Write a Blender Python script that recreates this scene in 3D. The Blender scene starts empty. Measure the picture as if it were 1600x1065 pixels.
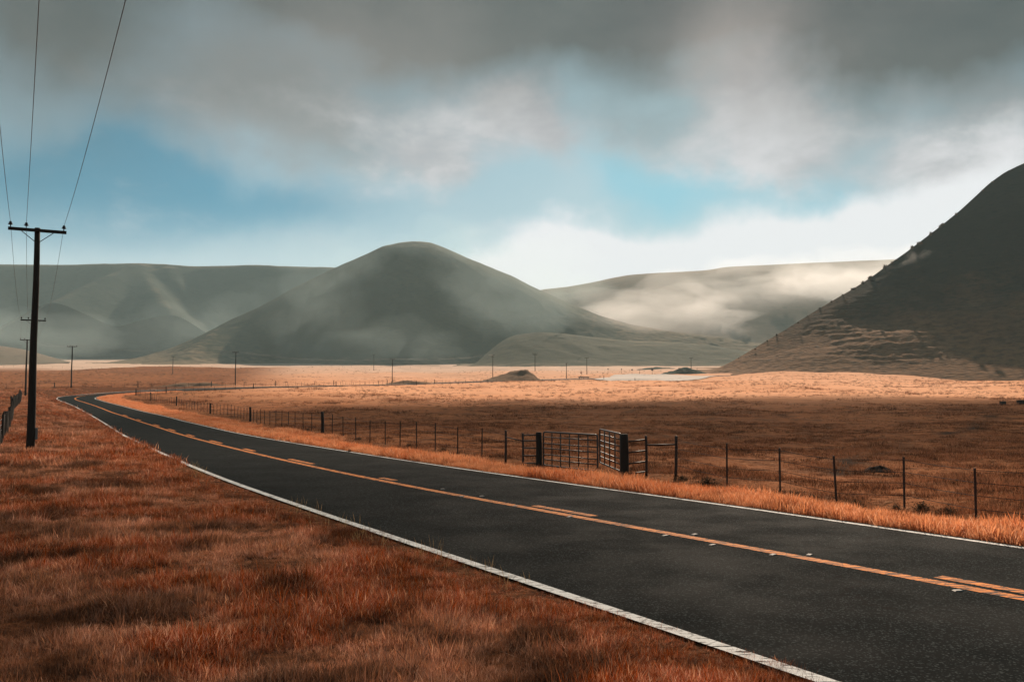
import bpy, math, random
import numpy as np
from mathutils import Vector, Matrix

R = math.radians
random.seed(7)
rng = np.random.default_rng(7)
scene = bpy.context.scene
COL = scene.collection

# ------------------------------------------------------------------ camera
F = 1386.0                      # focal length in pixels of the 1600 px wide photograph
CAM_H = 2.3
PITCH = math.atan(88 / F)
cam_d = bpy.data.cameras.new("camera")
cam = bpy.data.objects.new("camera", cam_d)
COL.objects.link(cam)
cam_d.sensor_width = 36.0
cam_d.lens = 36.0 * F / 1600.0
cam_d.clip_start = 0.1
cam_d.clip_end = 20000
cam.location = (0, 0, CAM_H)
cam.rotation_euler = (math.pi / 2 + PITCH, 0, 0)
scene.camera = cam

# ------------------------------------------------------------------ sun, sky, exposure
SUN_EL, SUN_AZ = R(29), R(13)     # azimuth measured from +Y towards +X
SUN_V = Vector((math.sin(SUN_AZ) * math.cos(SUN_EL), math.cos(SUN_AZ) * math.cos(SUN_EL), math.sin(SUN_EL)))
sun_d = bpy.data.lights.new("sun", 'SUN')
sun_d.energy = 5.0
sun_d.angle = R(0.5)
sun_d.color = (1.0, 0.80, 0.62)
sun = bpy.data.objects.new("sun", sun_d)
COL.objects.link(sun)
sun.location = SUN_V * 300
sun.rotation_euler = (-SUN_V).to_track_quat('-Z', 'Y').to_euler()

scene.view_settings.view_transform = 'Standard'
scene.view_settings.look = 'None'
scene.view_settings.exposure = 0.7
scene.view_settings.gamma = 1.0
scene.render.engine = 'CYCLES'
scene.cycles.use_denoising = True
scene.cycles.max_bounces = 6
scene.cycles.diffuse_bounces = 2
scene.cycles.glossy_bounces = 2
scene.cycles.transmission_bounces = 3
scene.cycles.volume_bounces = 1
scene.cycles.transparent_max_bounces = 12


def ray(px, py):
    """direction (scaled so that y = 1) through a pixel of the 1600x1065 photograph"""
    u = (px - 800) / F
    v = (532.5 - py) / F
    d = np.array([u, math.cos(PITCH) - v * math.sin(PITCH), math.sin(PITCH) + v * math.cos(PITCH)])
    return d / d[1]


def azel(px, py):
    d = ray(px, py)
    return math.degrees(math.atan2(d[0], d[1])), math.degrees(math.atan2(d[2], math.hypot(d[0], d[1])))


class NT:
    """small helper for node trees"""
    def __init__(self, tree):
        self.t = tree
        self.n = tree.nodes
        self.l = tree.links

    def new(self, kind, **kw):
        nd = self.n.new(kind)
        for k, v in kw.items():
            setattr(nd, k, v)
        return nd

    def put(self, sock, v):
        if isinstance(v, bpy.types.NodeSocket):
            self.l.new(v, sock)
        elif v is not None:
            if hasattr(sock.default_value, '__len__') and not hasattr(v, '__len__'):
                v = (v, v, v)
            if hasattr(sock.default_value, '__len__') and len(sock.default_value) == 4 and len(v) == 3:
                v = (*v, 1)
            sock.default_value = v

    def m(self, op, a, b=None, c=None, clamp=False):
        nd = self.new('ShaderNodeMath', operation=op, use_clamp=clamp)
        for i, v in enumerate((a, b, c)):
            if v is not None:
                self.put(nd.inputs[i], v)
        return nd.outputs[0]

    def mix(self, f, a, b, blend='MIX'):
        nd = self.new('ShaderNodeMix', data_type='RGBA', blend_type=blend)
        self.put(nd.inputs[0], f)
        self.put(nd.inputs[6], a)
        self.put(nd.inputs[7], b)
        return nd.outputs[2]

    def noise(self, vec, scale, detail=4, rough=0.55, dist=0.0, out=0):
        nd = self.new('ShaderNodeTexNoise')
        if vec is not None:
            self.l.new(vec, nd.inputs['Vector'])
        nd.inputs['Scale'].default_value = scale
        nd.inputs['Detail'].default_value = detail
        nd.inputs['Roughness'].default_value = rough
        nd.inputs['Distortion'].default_value = dist
        return nd.outputs[out]

    def step(self, v, lo, hi, a=0.0, b=1.0):
        nd = self.new('ShaderNodeMapRange', interpolation_type='SMOOTHSTEP')
        self.put(nd.inputs[0], v)
        nd.inputs[1].default_value = lo
        nd.inputs[2].default_value = hi
        nd.inputs[3].default_value = a
        nd.inputs[4].default_value = b
        return nd.outputs[0]

    def mapping(self, vec, scale=(1, 1, 1), rot=(0, 0, 0)):
        nd = self.new('ShaderNodeMapping')
        self.l.new(vec, nd.inputs[0])
        nd.inputs['Scale'].default_value = scale
        nd.inputs['Rotation'].default_value = rot
        return nd.outputs[0]


world = bpy.data.worlds.new("World")
scene.world = world
world.use_nodes = True
W = NT(world.node_tree)
W.n.clear()
SKY_STRENGTH = 0.1
w_out = W.new('ShaderNodeOutputWorld')
w_bg = W.new('ShaderNodeBackground')
w_bg.inputs['Strength'].default_value = SKY_STRENGTH
W.l.new(w_bg.outputs[0], w_out.inputs[0])
sky = W.new('ShaderNodeTexSky', sky_type='NISHITA')
sky.sun_disc = False
sky.sun_elevation = SUN_EL
sky.sun_rotation = SUN_AZ
sky.air_density = 1.0
sky.dust_density = 0.6
sky.ozone_density = 2.0
w_dir = W.new('ShaderNodeTexCoord').outputs['Generated']
w_sep = W.new('ShaderNodeSeparateXYZ')
W.l.new(w_dir, w_sep.inputs[0])
wx, wy, wz = w_sep.outputs
DEG = 57.29578
w_az0 = W.m('MULTIPLY', W.m('ARCTAN2', wx, wy), DEG)
w_el0 = W.m('MULTIPLY', W.m('ARCSINE', wz), DEG)
# cloud wisps: bend the directions with soft noise, coarse and fine
nz1 = W.new('ShaderNodeSeparateColor')
W.l.new(W.noise(w_dir, 5.5, 5, 0.55, 0.0, 1), nz1.inputs[0])
w_az = W.m('ADD', w_az0, W.m('MULTIPLY', W.m('SUBTRACT', nz1.outputs[0], 0.5), 10))
w_el = W.m('ADD', w_el0, W.m('MULTIPLY', W.m('SUBTRACT', nz1.outputs[1], 0.5), 8))
w_stretch = W.mapping(w_dir, (1, 1, 1.8))
puff = W.noise(w_stretch, 8.0, 8, 0.57, 0.2)
soft = W.noise(w_stretch, 4.0, 4, 0.5, 0.2)


def blob(px, py, sx, sy, amp):
    a, e = azel(px, py)
    k = math.degrees(1 / F) * 0.95
    u = W.m('MULTIPLY', W.m('SUBTRACT', w_az, a), 1 / (sx * k))
    v = W.m('MULTIPLY', W.m('SUBTRACT', w_el, e), 1 / (sy * k))
    r2 = W.m('ADD', W.m('MULTIPLY', u, u), W.m('MULTIPLY', v, v))
    return W.m('MULTIPLY', W.m('EXPONENT', W.m('MULTIPLY', r2, -1.0)), amp)


def blobs(lst):
    s = None
    for b in lst:
        o = blob(*b)
        s = o if s is None else W.m('ADD', s, o)
    return s


def lin(r, g, b, k=1.0):
    f = lambda c: ((c / 255 + 0.055) / 1.055) ** 2.4 if c > 10 else c / 255 / 12.92
    return (f(r) * k, f(g) * k, f(b) * k)


K = 0.62 / SKY_STRENGTH
nish = W.mix(1.0, sky.outputs[0], (0.40, 0.60, 0.64), 'MULTIPLY')
# thin high veil paling the blue towards the horizon
veil_h = W.step(w_el0, 3.0, 12.5, 1.0, 0.0)
torn = W.m('MULTIPLY', W.m('SUBTRACT', puff, 0.5), 1.35)
mist_sky = W.mix(0.8, nish, W.mix(soft, lin(138, 172, 182, K), lin(184, 198, 203, K)))
deep = W.mix(0.85, nish, W.mix(W.step(w_az0, -12.0, 6.0), lin(62, 138, 166, K), lin(128, 190, 208, K)))
blue = blobs([(190, 270, 130, 95, 1.0), (90, 330, 160, 80, .7), (340, 320, 170, 70, .55), (1060, 275, 130, 55, .85), (1290, 275, 95, 50, .75), (930, 260, 60, 40, .4), (480, 340, 140, 50, .35)])
c0 = W.mix(W.step(W.m('ADD', blue, W.m('MULTIPLY', torn, .5)), 0.0, 1.0), mist_sky, deep)
c1 = W.mix(veil_h, c0, lin(226, 240, 243, K))
# grey drifting mist under the deck
gm = blobs([(420, 150, 230, 100, .9), (560, 230, 150, 70, .5), (1330, 190, 150, 60, .5), (960, 190, 160, 50, .5), (1560, 180, 120, 110, .6)])
c1 = W.mix(W.step(W.m('ADD', gm, W.m('MULTIPLY', torn, .6)), 0.05, 1.1), c1, W.mix(puff, lin(132, 138, 139, K), lin(164, 166, 168, K)))
# soft white cloud masses
white = blobs([(650, 240, 85, 60, 0.95), (800, 190, 100, 80, 0.95), (850, 235, 50, 50, .5), (560, 160, 120, 50, .3), (1190, 225, 120, 55, .9),
               (1180, 120, 120, 75, 0.9), (1430, 250, 130, 60, 0.7), (1000, 215, 90, 30, 0.35), (1560, 270, 90, 50, 0.6)])
wm = W.step(W.m('ADD', white, torn), 0.05, .95)
wcol = W.mix(W.step(puff, .3, .7), lin(180, 181, 185, K), lin(226, 226, 229, K))
c2 = W.mix(wm, c1, wcol)
# bright fog bank low on the right
hot = blobs([(960, 400, 170, 45, 1.0), (800, 425, 120, 40, .7), (1240, 365, 130, 55, 1.3), (1400, 365, 150, 70, 1.2), (860, 430, 140, 45, 0.9), (1120, 420, 260, 45, 1.1), (1540, 330, 150, 60, 0.7)])
hm = W.step(W.m('ADD', hot, W.m('MULTIPLY', torn, .8)), 0.08, 1.0)
c3 = W.mix(hm, c2, lin(240, 241, 244, K))
# grey cloud deck overhead
deck_n = W.m('ADD', w_el, W.m('MULTIPLY', W.m('SUBTRACT', soft, 0.5), 7))
deck_n = W.m('ADD', deck_n, W.m('MULTIPLY', torn, 1.7))
deck = W.step(deck_n, 13.5, 26.5)
deck_side = blobs([(40, 110, 190, 150, 0.75), (760, 10, 380, 120, 0.6), (1500, 20, 260, 120, 0.9), (1340, 110, 130, 50, 0.2)])
dm = W.m('ADD', deck, W.m('MULTIPLY', deck_side, 0.7), clamp=True)
glow = blobs([(1150, 70, 120, 110, 0.75), (560, 80, 250, 80, 0.3)])
dcol = W.mix(glow, W.mix(puff, lin(58, 68, 69, K), lin(104, 106, 104, K)), lin(176, 166, 160, K))
c4 = W.mix(W.m('MULTIPLY', dm, 0.96), c3, dcol)
# the side of the sky behind the camera: plain broken overcast
back = W.step(wy, 0.25, -0.2)
c5 = W.mix(back, c4, lin(92, 116, 124, K))
W.l.new(c5, w_bg.inputs[0])

# ------------------------------------------------------------------ numpy noise and terrain height
_perm = np.random.default_rng(3).random((64, 256, 256))[:8]


def vnoise(x, y, seed=0):
    tab = _perm[seed % 8]
    xi = np.floor(x).astype(int)
    yi = np.floor(y).astype(int)
    fx = x - xi
    fy = y - yi
    fx = fx * fx * (3 - 2 * fx)
    fy = fy * fy * (3 - 2 * fy)
    a = tab[yi & 255, xi & 255]
    b = tab[yi & 255, (xi + 1) & 255]
    c = tab[(yi + 1) & 255, xi & 255]
    d = tab[(yi + 1) & 255, (xi + 1) & 255]
    return (a * (1 - fx) + b * fx) * (1 - fy) + (c * (1 - fx) + d * fx) * fy - 0.5


def fbm(x, y, seed=0, octv=4, gain=0.5):
    s = 0
    a = 1.0
    for i in range(octv):
        s = s + a * vnoise(x * 2 ** i + 17.3 * i, y * 2 ** i - 9.1 * i, seed + i)
        a *= gain
    return s


def sstep(a, b, v):
    t = np.clip((v - a) / (b - a), 0, 1)
    return t * t * (3 - 2 * t)


PY = [-1e5, 0, 60, 80, 110, 150, 200, 250, 325, 475, 700, 900, 1500, 4000, 9000]
PZ = [0, 0, 0, .1, .5, 1.7, 3.5, 5.5, 7.8, 15, 26, 35, 68, 180, 260]
_yy = np.concatenate([[-1e5, -1000], np.geomspace(1, 9000, 900)])
_zz = np.interp(_yy, PY, PZ)
for _ in range(40):
    _zz[2:-1] = 0.25 * _zz[1:-2] + 0.5 * _zz[2:-1] + 0.25 * _zz[3:]


def valley(y):
    return np.interp(y, _yy, _zz)


def gp(px, py):
    """point of the valley floor seen through a pixel"""
    d = ray(px, py)
    Y = np.geomspace(3, 4000, 9000)
    i = int(np.argmax(CAM_H + d[2] * Y < valley(Y)))
    return np.array([d[0] * Y[i], Y[i]])


DV = np.array([-.5156, .857])     # along the straight of the road
NV = np.array([.857, .5156])      # to its right


def so(s, o):
    return DV * s + NV * o


def spline(pts, step=1.0):
    P = np.array(pts, float)
    P = np.vstack([2 * P[0] - P[1], P, 2 * P[-1] - P[-2]])
    out = []
    for i in range(1, len(P) - 2):
        p0, p1, p2, p3 = P[i - 1:i + 3]
        t01 = np.linalg.norm(p1 - p0) ** .5
        t12 = np.linalg.norm(p2 - p1) ** .5
        t23 = np.linalg.norm(p3 - p2) ** .5
        m1 = p2 - p1 + t12 * ((p1 - p0) / t01 - (p2 - p0) / (t01 + t12))
        m2 = p2 - p1 + t12 * ((p3 - p2) / t23 - (p3 - p1) / (t12 + t23))
        n = max(2, int(np.linalg.norm(p2 - p1) / step))
        t = np.linspace(0, 1, n, endpoint=False)[:, None]
        out.append((2 * p1 - 2 * p2 + m1 + m2) * t ** 3 + (-3 * p1 + 3 * p2 - 2 * m1 - m2) * t ** 2 + m1 * t + p1)
    out.append(P[-2:-1])
    return np.vstack(out)


def arclen(P):
    return np.concatenate([[0], np.cumsum(np.linalg.norm(np.diff(P, axis=0), axis=1))])


def resample(P, n):
    a = arclen(P)
    t = np.linspace(0, a[-1], n)
    return np.stack([np.interp(t, a, P[:, k]) for k in range(P.shape[1])], 1)


far_tail = [(60, 387.9), (140, 440), (230, 500), (330, 560)]
LEFT = spline([so(*q) for q in [(-60, 5.9), (-20, 5.9), (5, 5.95), (18, 5.92), (27, 6.05), (54, 7.4), (90, 9.8), (128, 11.6), (154, 12.05), (172, 12.0), (182, 12.5), (189, 13.6), (196, 16.2), (203, 19.6), (212, 24.5), (222, 32.5), (232, 44), (241, 62), (252, 101)]]
              + [np.array((-15, 334.)), np.array((22, 369.))] + [np.array(q) + (0, 6) for q in far_tail])
CENT = spline([so(*q) for q in [(-60, 10.4), (-20, 10.4), (5.8, 10.3), (14, 9.95), (21, 9.65), (31, 9.65), (50, 10.4), (80, 12.3), (107, 13.6), (133, 14.5), (156, 14.75), (173, 14.8), (182, 15.6), (192, 17.6), (200, 20.6), (207, 24.4), (217, 34), (227, 46), (236, 62), (246.5, 101)]]
              + [np.array((-12, 329.5)), np.array((25, 365.))] + [np.array(q) + (0, 2) for q in far_tail])
RIGHT = spline([so(*q) for q in [(-60, 13.7), (-20, 13.7), (8, 13.72), (14, 13.7), (20, 13.5), (28, 13.4), (51, 13.95), (80, 15.9), (107, 17.4), (134, 17.85), (166, 17.95), (177, 18.3), (188, 20.4), (199.5, 24.2), (207, 28.8), (213, 36), (220.5, 47), (231, 62), (241, 101)]]
               + [np.array((-9, 325.)), np.array((28, 361.))] + [np.array(q) + (0, -2) for q in far_tail])


def nearest(P, x, y):
    """distance to a polyline and the side (+ = right of it) for many points"""
    q = np.stack([x, y], 1)
    best = np.full(len(q), 1e18)
    side = np.zeros(len(q))
    for a, b in zip(P[:-1], P[1:]):
        ab = b - a
        L2 = ab @ ab
        if L2 < 1e-9:
            continue
        t = np.clip(((q - a) @ ab) / L2, 0, 1)
        d = q - (a + t[:, None] * ab)
        d2 = (d * d).sum(1)
        m = d2 < best
        best[m] = d2[m]
        side[m] = (ab[1] * (q[m, 0] - a[0]) - ab[0] * (q[m, 1] - a[1]))
    return np.sqrt(best), np.sign(side)


_sub = [resample(P, 170) for P in (LEFT, CENT, RIGHT)]


def road_off(x, y):
    """signed distances: outside the left line (+), outside the right line (+)"""
    dl, sl = nearest(_sub[0], x, y)
    dr, sr = nearest(_sub[2], x, y)
    return -dl * sl, dr * sr


def base_h(x, y, ol=None, orr=None):
    x = np.asarray(x, float)
    y = np.asarray(y, float)
    if ol is None:
        ol, orr = road_off(x, y)
    z = valley(y)
    out = np.maximum(np.maximum(ol, orr), 0)
    dist = np.hypot(x, y)
    # bank beyond the left verge, rolling pasture further out
    z = z + 1.0 * sstep(1.0, 5.0, ol) * sstep(55, 100, y) * sstep(260, 190, y)
    amp = sstep(1.5, 12, out)
    z = z + amp * (fbm(x / 9, y / 9, 1, 3) * np.clip(dist / 120, 0.12, .5) + fbm(x / 60, y / 60, 4, 3) * np.clip((dist - 80) / 120, 0, 3.0) * (1 - .8 * sstep(620, 800, y)))
    z = z + sstep(.2, 1.2, out) * 0.07 * fbm(x / .9, y / .9, 2, 3)
    # shallow ditch outside the right line
    z = z - 0.16 * np.exp(-((orr - 2.6) / 1.0) ** 2) * sstep(140, 100, y)
    return z


def ground_z(x, y):
    ol, orr = road_off(np.atleast_1d(np.asarray(x, float)), np.atleast_1d(np.asarray(y, float)))
    z = base_h(np.atleast_1d(x), np.atleast_1d(y), ol, orr)
    return z


def gz(x, y):
    return float(ground_z([x], [y])[0])


# ------------------------------------------------------------------ object helpers
def obj_from(name, verts, faces, mats=(), parent=None, smooth=False, link=True):
    me = bpy.data.meshes.new(name)
    me.from_pydata([tuple(map(float, v)) for v in verts], [], faces)
    for m in mats:
        me.materials.append(m)
    if smooth:
        me.polygons.foreach_set('use_smooth', [True] * len(me.polygons))
    me.update()
    o = bpy.data.objects.new(name, me)
    if link:
        COL.objects.link(o)
    if parent:
        o.parent = parent
    return o


def grid_mesh(name, X, Y, Z, mat, smooth=True):
    """one sheet from 2-D arrays of coordinates"""
    nr, nc = X.shape
    me = bpy.data.meshes.new(name)
    co = np.stack([X, Y, Z], -1).reshape(-1, 3).astype(np.float32)
    i = np.arange(nr * nc).reshape(nr, nc)
    q = np.stack([i[:-1, :-1], i[:-1, 1:], i[1:, 1:], i[1:, :-1]], -1).reshape(-1, 4)
    me.vertices.add(len(co))
    me.vertices.foreach_set('co', co.ravel())
    me.loops.add(q.size)
    me.loops.foreach_set('vertex_index', q.ravel().astype(np.int32))
    me.polygons.add(len(q))
    me.polygons.foreach_set('loop_start', np.arange(0, q.size, 4, dtype=np.int32))
    me.polygons.foreach_set('use_smooth', np.full(len(q), smooth))
    me.materials.append(mat)
    me.update(calc_edges=True)
    me.validate()
    o = bpy.data.objects.new(name, me)
    COL.objects.link(o)
    return o


def vattr(o, name, arr):
    a = o.data.attributes.new(name, 'FLOAT', 'POINT')
    a.data.foreach_set('value', np.asarray(arr, np.float32).ravel())


def empty(name, loc, rz=0, label=None, cat=None, group=None):
    o = bpy.data.objects.new(name, None)
    o.empty_display_size = 0.3
    COL.objects.link(o)
    o.location = loc
    o.rotation_euler = (0, 0, rz)
    return tag(o, label, cat, group)


def tag(o, label=None, cat=None, group=None, kind=None):
    if label:
        o['label'] = label
    if cat:
        o['category'] = cat
    if group:
        o['group'] = group
    if kind:
        o['kind'] = kind
    return o


def copy_tree(o, parent=None):
    c = o.copy()
    COL.objects.link(c)
    c.parent = parent
    for ch in list(o.children):
        copy_tree(ch, c)
    return c


class MB:
    def __init__(self):
        self.v, self.f = [], []

    def tube(self, pts, rad, n=8, cap=True):
        pts = [Vector(p) for p in pts]
        rads = rad if hasattr(rad, '__len__') else [rad] * len(pts)
        base = len(self.v)
        prev = None
        for i, p in enumerate(pts):
            a = pts[max(i - 1, 0)]
            b = pts[min(i + 1, len(pts) - 1)]
            t = (b - a).normalized()
            if prev is None:
                ref = Vector((0, 0, 1)) if abs(t.z) < .9 else Vector((1, 0, 0))
                u = t.cross(ref).normalized()
            else:
                u = (prev - t * prev.dot(t)).normalized()
            prev = u
            w = t.cross(u)
            for k in range(n):
                an = 2 * math.pi * k / n
                self.v.append(p + (u * math.cos(an) + w * math.sin(an)) * rads[i])
        for i in range(len(pts) - 1):
            for k in range(n):
                a = base + i * n + k
                b = base + i * n + (k + 1) % n
                self.f.append((a, b, b + n, a + n))
        if cap:
            self.f.append(tuple(base + k for k in reversed(range(n))))
            self.f.append(tuple(base + (len(pts) - 1) * n + k for k in range(n)))
        return self

    def box(self, c, s, rz=0, bev=0.0, tilt=0.0):
        c = Vector(c)
        m = Matrix.Rotation(rz, 3, 'Z') @ Matrix.Rotation(tilt, 3, 'Y')
        hx, hy, hz = s[0] / 2, s[1] / 2, s[2] / 2
        b = min(bev, hx * .9, hy * .9)
        base = len(self.v)
        if b <= 0:
            ring = [(-hx, -hy), (hx, -hy), (hx, hy), (-hx, hy)]
        else:
            ring = [(-hx + b, -hy), (hx - b, -hy), (hx, -hy + b), (hx, hy - b), (hx - b, hy), (-hx + b, hy), (-hx, hy - b), (-hx, -hy + b)]
        n = len(ring)
        for z in (-hz, hz):
            for x, y in ring:
                self.v.append(c + m @ Vector((x, y, z)))
        for k in range(n):
            a, d = base + k, base + (k + 1) % n
            self.f.append((a, d, d + n, a + n))
        self.f.append(tuple(base + k for k in reversed(range(n))))
        self.f.append(tuple(base + n + k for k in range(n)))
        return self

    def lathe(self, c, prof, n=12):
        c = Vector(c)
        base = len(self.v)
        for r, z in prof:
            for k in range(n):
                a = 2 * math.pi * k / n
                self.v.append(c + Vector((r * math.cos(a), r * math.sin(a), z)))
        for i in range(len(prof) - 1):
            for k in range(n):
                a, b = base + i * n + k, base + i * n + (k + 1) % n
                self.f.append((a, b, b + n, a + n))
        self.f.append(tuple(base + k for k in reversed(range(n))))
        self.f.append(tuple(base + (len(prof) - 1) * n + k for k in range(n)))
        return self

    def build(self, name, mat, parent=None, smooth=False):
        return obj_from(name, self.v, self.f, [mat], parent, smooth)


# ------------------------------------------------------------------ materials
def new_mat(name):
    m = bpy.data.materials.new(name)
    m.use_nodes = True
    t = NT(m.node_tree)
    t.n.clear()
    out = t.new('ShaderNodeOutputMaterial')
    return m, t, out


def principled(t, out, col, rough=0.8, bump=None, bstr=0.3, bdist=0.02, spec=0.3):
    b = t.new('ShaderNodeBsdfPrincipled')
    t.put(b.inputs['Base Color'], col)
    t.put(b.inputs['Roughness'], rough)
    b.inputs['Specular IOR Level'].default_value = spec
    if bump is not None:
        bn = t.new('ShaderNodeBump')
        bn.inputs['Strength'].default_value = bstr
        bn.inputs['Distance'].default_value = bdist
        t.l.new(bump, bn.inputs['Height'])
        t.l.new(bn.outputs[0], b.inputs['Normal'])
    t.l.new(b.outputs[0], out.inputs[0])
    return b


def wpos(t):
    return t.new('ShaderNodeNewGeometry').outputs['Position']


def mat_plain(name, col, rough=0.8, var=0.35, scale=12, spec=0.3, grain=(1, 1, 1)):
    m, t, out = new_mat(name)
    p = t.mapping(t.new('ShaderNodeTexCoord').outputs['Object'], grain)
    n = t.noise(p, scale, 5, 0.6)
    c = t.mix(n, tuple(c * (1 - var) for c in col), tuple(min(1, c * (1 + var)) for c in col))
    principled(t, out, c, rough, n, 0.4, 0.01, spec)
    return m


def mat_ground():
    m, t, out = new_mat('dry_pasture')
    p = wpos(t)
    sep = t.new('ShaderNodeSeparateXYZ')
    t.l.new(p, sep.inputs[0])
    at = t.new('ShaderNodeAttribute', attribute_name='verge').outputs['Fac']
    pale = t.new('ShaderNodeAttribute', attribute_name='pale').outputs['Fac']
    trail = t.new('ShaderNodeAttribute', attribute_name='trail').outputs['Fac']
    n1 = t.noise(p, 0.035, 5, 0.6)
    n2 = t.noise(p, 0.5, 5, 0.65)
    n3 = t.noise(p, 4.0, 4, 0.6)
    c = t.mix(t.step(n1, .35, .65), (0.23, 0.082, 0.033), (0.32, 0.122, 0.050))
    c = t.mix(t.step(n2, .42, .7), c, (0.105, 0.046, 0.024))
    c = t.mix(t.step(n3, .5, .75), c, (0.36, 0.17, 0.085))
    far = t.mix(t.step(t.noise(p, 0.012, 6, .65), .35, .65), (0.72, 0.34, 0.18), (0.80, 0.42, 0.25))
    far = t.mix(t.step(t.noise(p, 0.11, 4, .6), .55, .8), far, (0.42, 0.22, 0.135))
    far_pale = t.mix(t.step(t.noise(p, 0.05, 5, .6), .35, .65), (0.55, 0.38, 0.29), (0.65, 0.455, 0.35))
    far = t.mix(t.step(sep.outputs[1], 300, 680), far, far_pale)
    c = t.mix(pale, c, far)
    ver = t.mix(t.step(n3, .35, .65), (0.06, 0.024, 0.012), (0.17, 0.068, 0.032))
    c = t.mix(at, c, ver)
    c = t.mix(trail, c, (0.030, 0.017, 0.011))
    h = t.m('ADD', t.m('MULTIPLY', n3, .3), n2)
    principled(t, out, c, 0.95, h, 0.9, 0.25, 0.008)
    return m


def mat_hill(name, lo, hi, dark, terr=0.0, scale=0.01, soft=None):
    m, t, out = new_mat(name)
    p = wpos(t)
    n1 = t.noise(p, scale, 6, 0.65)
    n2 = t.noise(t.mapping(p, (1, 1, 2.5)), scale * 12, 5, 0.65)
    c = t.mix(t.step(n1, .35, .65), lo, hi)
    c = t.mix(t.step(n2, .48, .75), c, dark)
    h = n2
    if terr:
        w = t.new('ShaderNodeTexWave', wave_type='BANDS', bands_direction='Z')
        t.l.new(p, w.inputs['Vector'])
        w.inputs['Scale'].default_value = 0.4
        w.inputs['Distortion'].default_value = 14
        w.inputs['Detail'].default_value = 4
        w.inputs['Detail Scale'].default_value = 0.35
        h = t.m('ADD', t.m('MULTIPLY', w.outputs[1], terr * .5), n2)
        c = t.mix(t.m('MULTIPLY', t.step(w.outputs[1], .5, .1), 0.35 * terr), c, dark)
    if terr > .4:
        # colour by height: painted sunlit brown low down, shaded dark above
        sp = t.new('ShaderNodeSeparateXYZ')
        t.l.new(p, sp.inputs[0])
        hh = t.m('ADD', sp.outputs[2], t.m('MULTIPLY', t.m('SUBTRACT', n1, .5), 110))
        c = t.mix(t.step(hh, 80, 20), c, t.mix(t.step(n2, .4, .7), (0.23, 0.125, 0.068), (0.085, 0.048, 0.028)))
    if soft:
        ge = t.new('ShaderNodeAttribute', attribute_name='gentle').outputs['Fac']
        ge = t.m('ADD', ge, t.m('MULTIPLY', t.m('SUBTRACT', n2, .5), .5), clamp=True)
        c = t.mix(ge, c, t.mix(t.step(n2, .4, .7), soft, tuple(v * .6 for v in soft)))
    principled(t, out, c, 0.95, h, 0.7, 0.9, 0.012)
    return m


def asphalt_colour(t, p):
    n1 = t.noise(p, 0.25, 4, 0.6)
    v = t.new('ShaderNodeTexVoronoi')
    t.l.new(p, v.inputs['Vector'])
    v.inputs['Scale'].default_value = 62
    sep = t.new('ShaderNodeSeparateColor')
    t.l.new(v.outputs['Color'], sep.inputs[0])
    c = t.mix(t.step(n1, .3, .7), (0.0034, 0.0056, 0.0062), (0.0045, 0.0069, 0.0075))
    c = t.mix(t.step(sep.outputs[0], .80, .97), c, (0.046, 0.055, 0.056))
    c = t.mix(t.step(t.noise(p, 14, 3, .7), .5, .75), c, (0.0055, 0.0063, 0.0063))
    # fine wandering cracks
    cr = t.new('ShaderNodeTexVoronoi', feature='DISTANCE_TO_EDGE')
    wob = t.new('ShaderNodeVectorMath', operation='MULTIPLY_ADD')
    t.l.new(t.noise(p, 1.2, 4, .6, 0, 1), wob.inputs[0])
    wob.inputs[1].default_value = (1.6, 1.6, 0)
    t.l.new(p, wob.inputs[2])
    t.l.new(wob.outputs[0], cr.inputs['Vector'])
    cr.inputs['Scale'].default_value = 0.16
    crack = t.m('MULTIPLY', t.step(cr.outputs[0], .006, .001), t.step(t.noise(p, .3, 2, .5), .45, .6))
    c = t.mix(crack, c, (0.004, 0.004, 0.004))
    return c, v.outputs['Distance'], crack


def mat_asphalt():
    m, t, out = new_mat('asphalt')
    p = wpos(t)
    c, d, crack = asphalt_colour(t, p)
    # paler scuffed wheel paths and a dusty edge
    u = t.new('ShaderNodeAttribute', attribute_name='across').outputs['Fac']
    def band(c0, w):
        x = t.m('DIVIDE', t.m('SUBTRACT', u, c0), w)
        return t.m('EXPONENT', t.m('MULTIPLY', t.m('MULTIPLY', x, x), -1.0))
    tr = t.m('ADD', t.m('ADD', band(.13, .05), band(.40, .05)), t.m('ADD', band(.64, .05), band(.88, .04)))
    c = t.mix(t.m('MULTIPLY', tr, t.m('MULTIPLY', t.noise(t.mapping(p, (.25, .25, .25)), 1.3, 4, .6), 0.25)), c, (0.014, 0.0145, 0.014))
    rough = t.step(t.noise(p, .6, 3, .6), .3, .7, .8, .95)
    principled(t, out, c, rough, d, 0.35, 0.008, 0.012)
    return m


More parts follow.
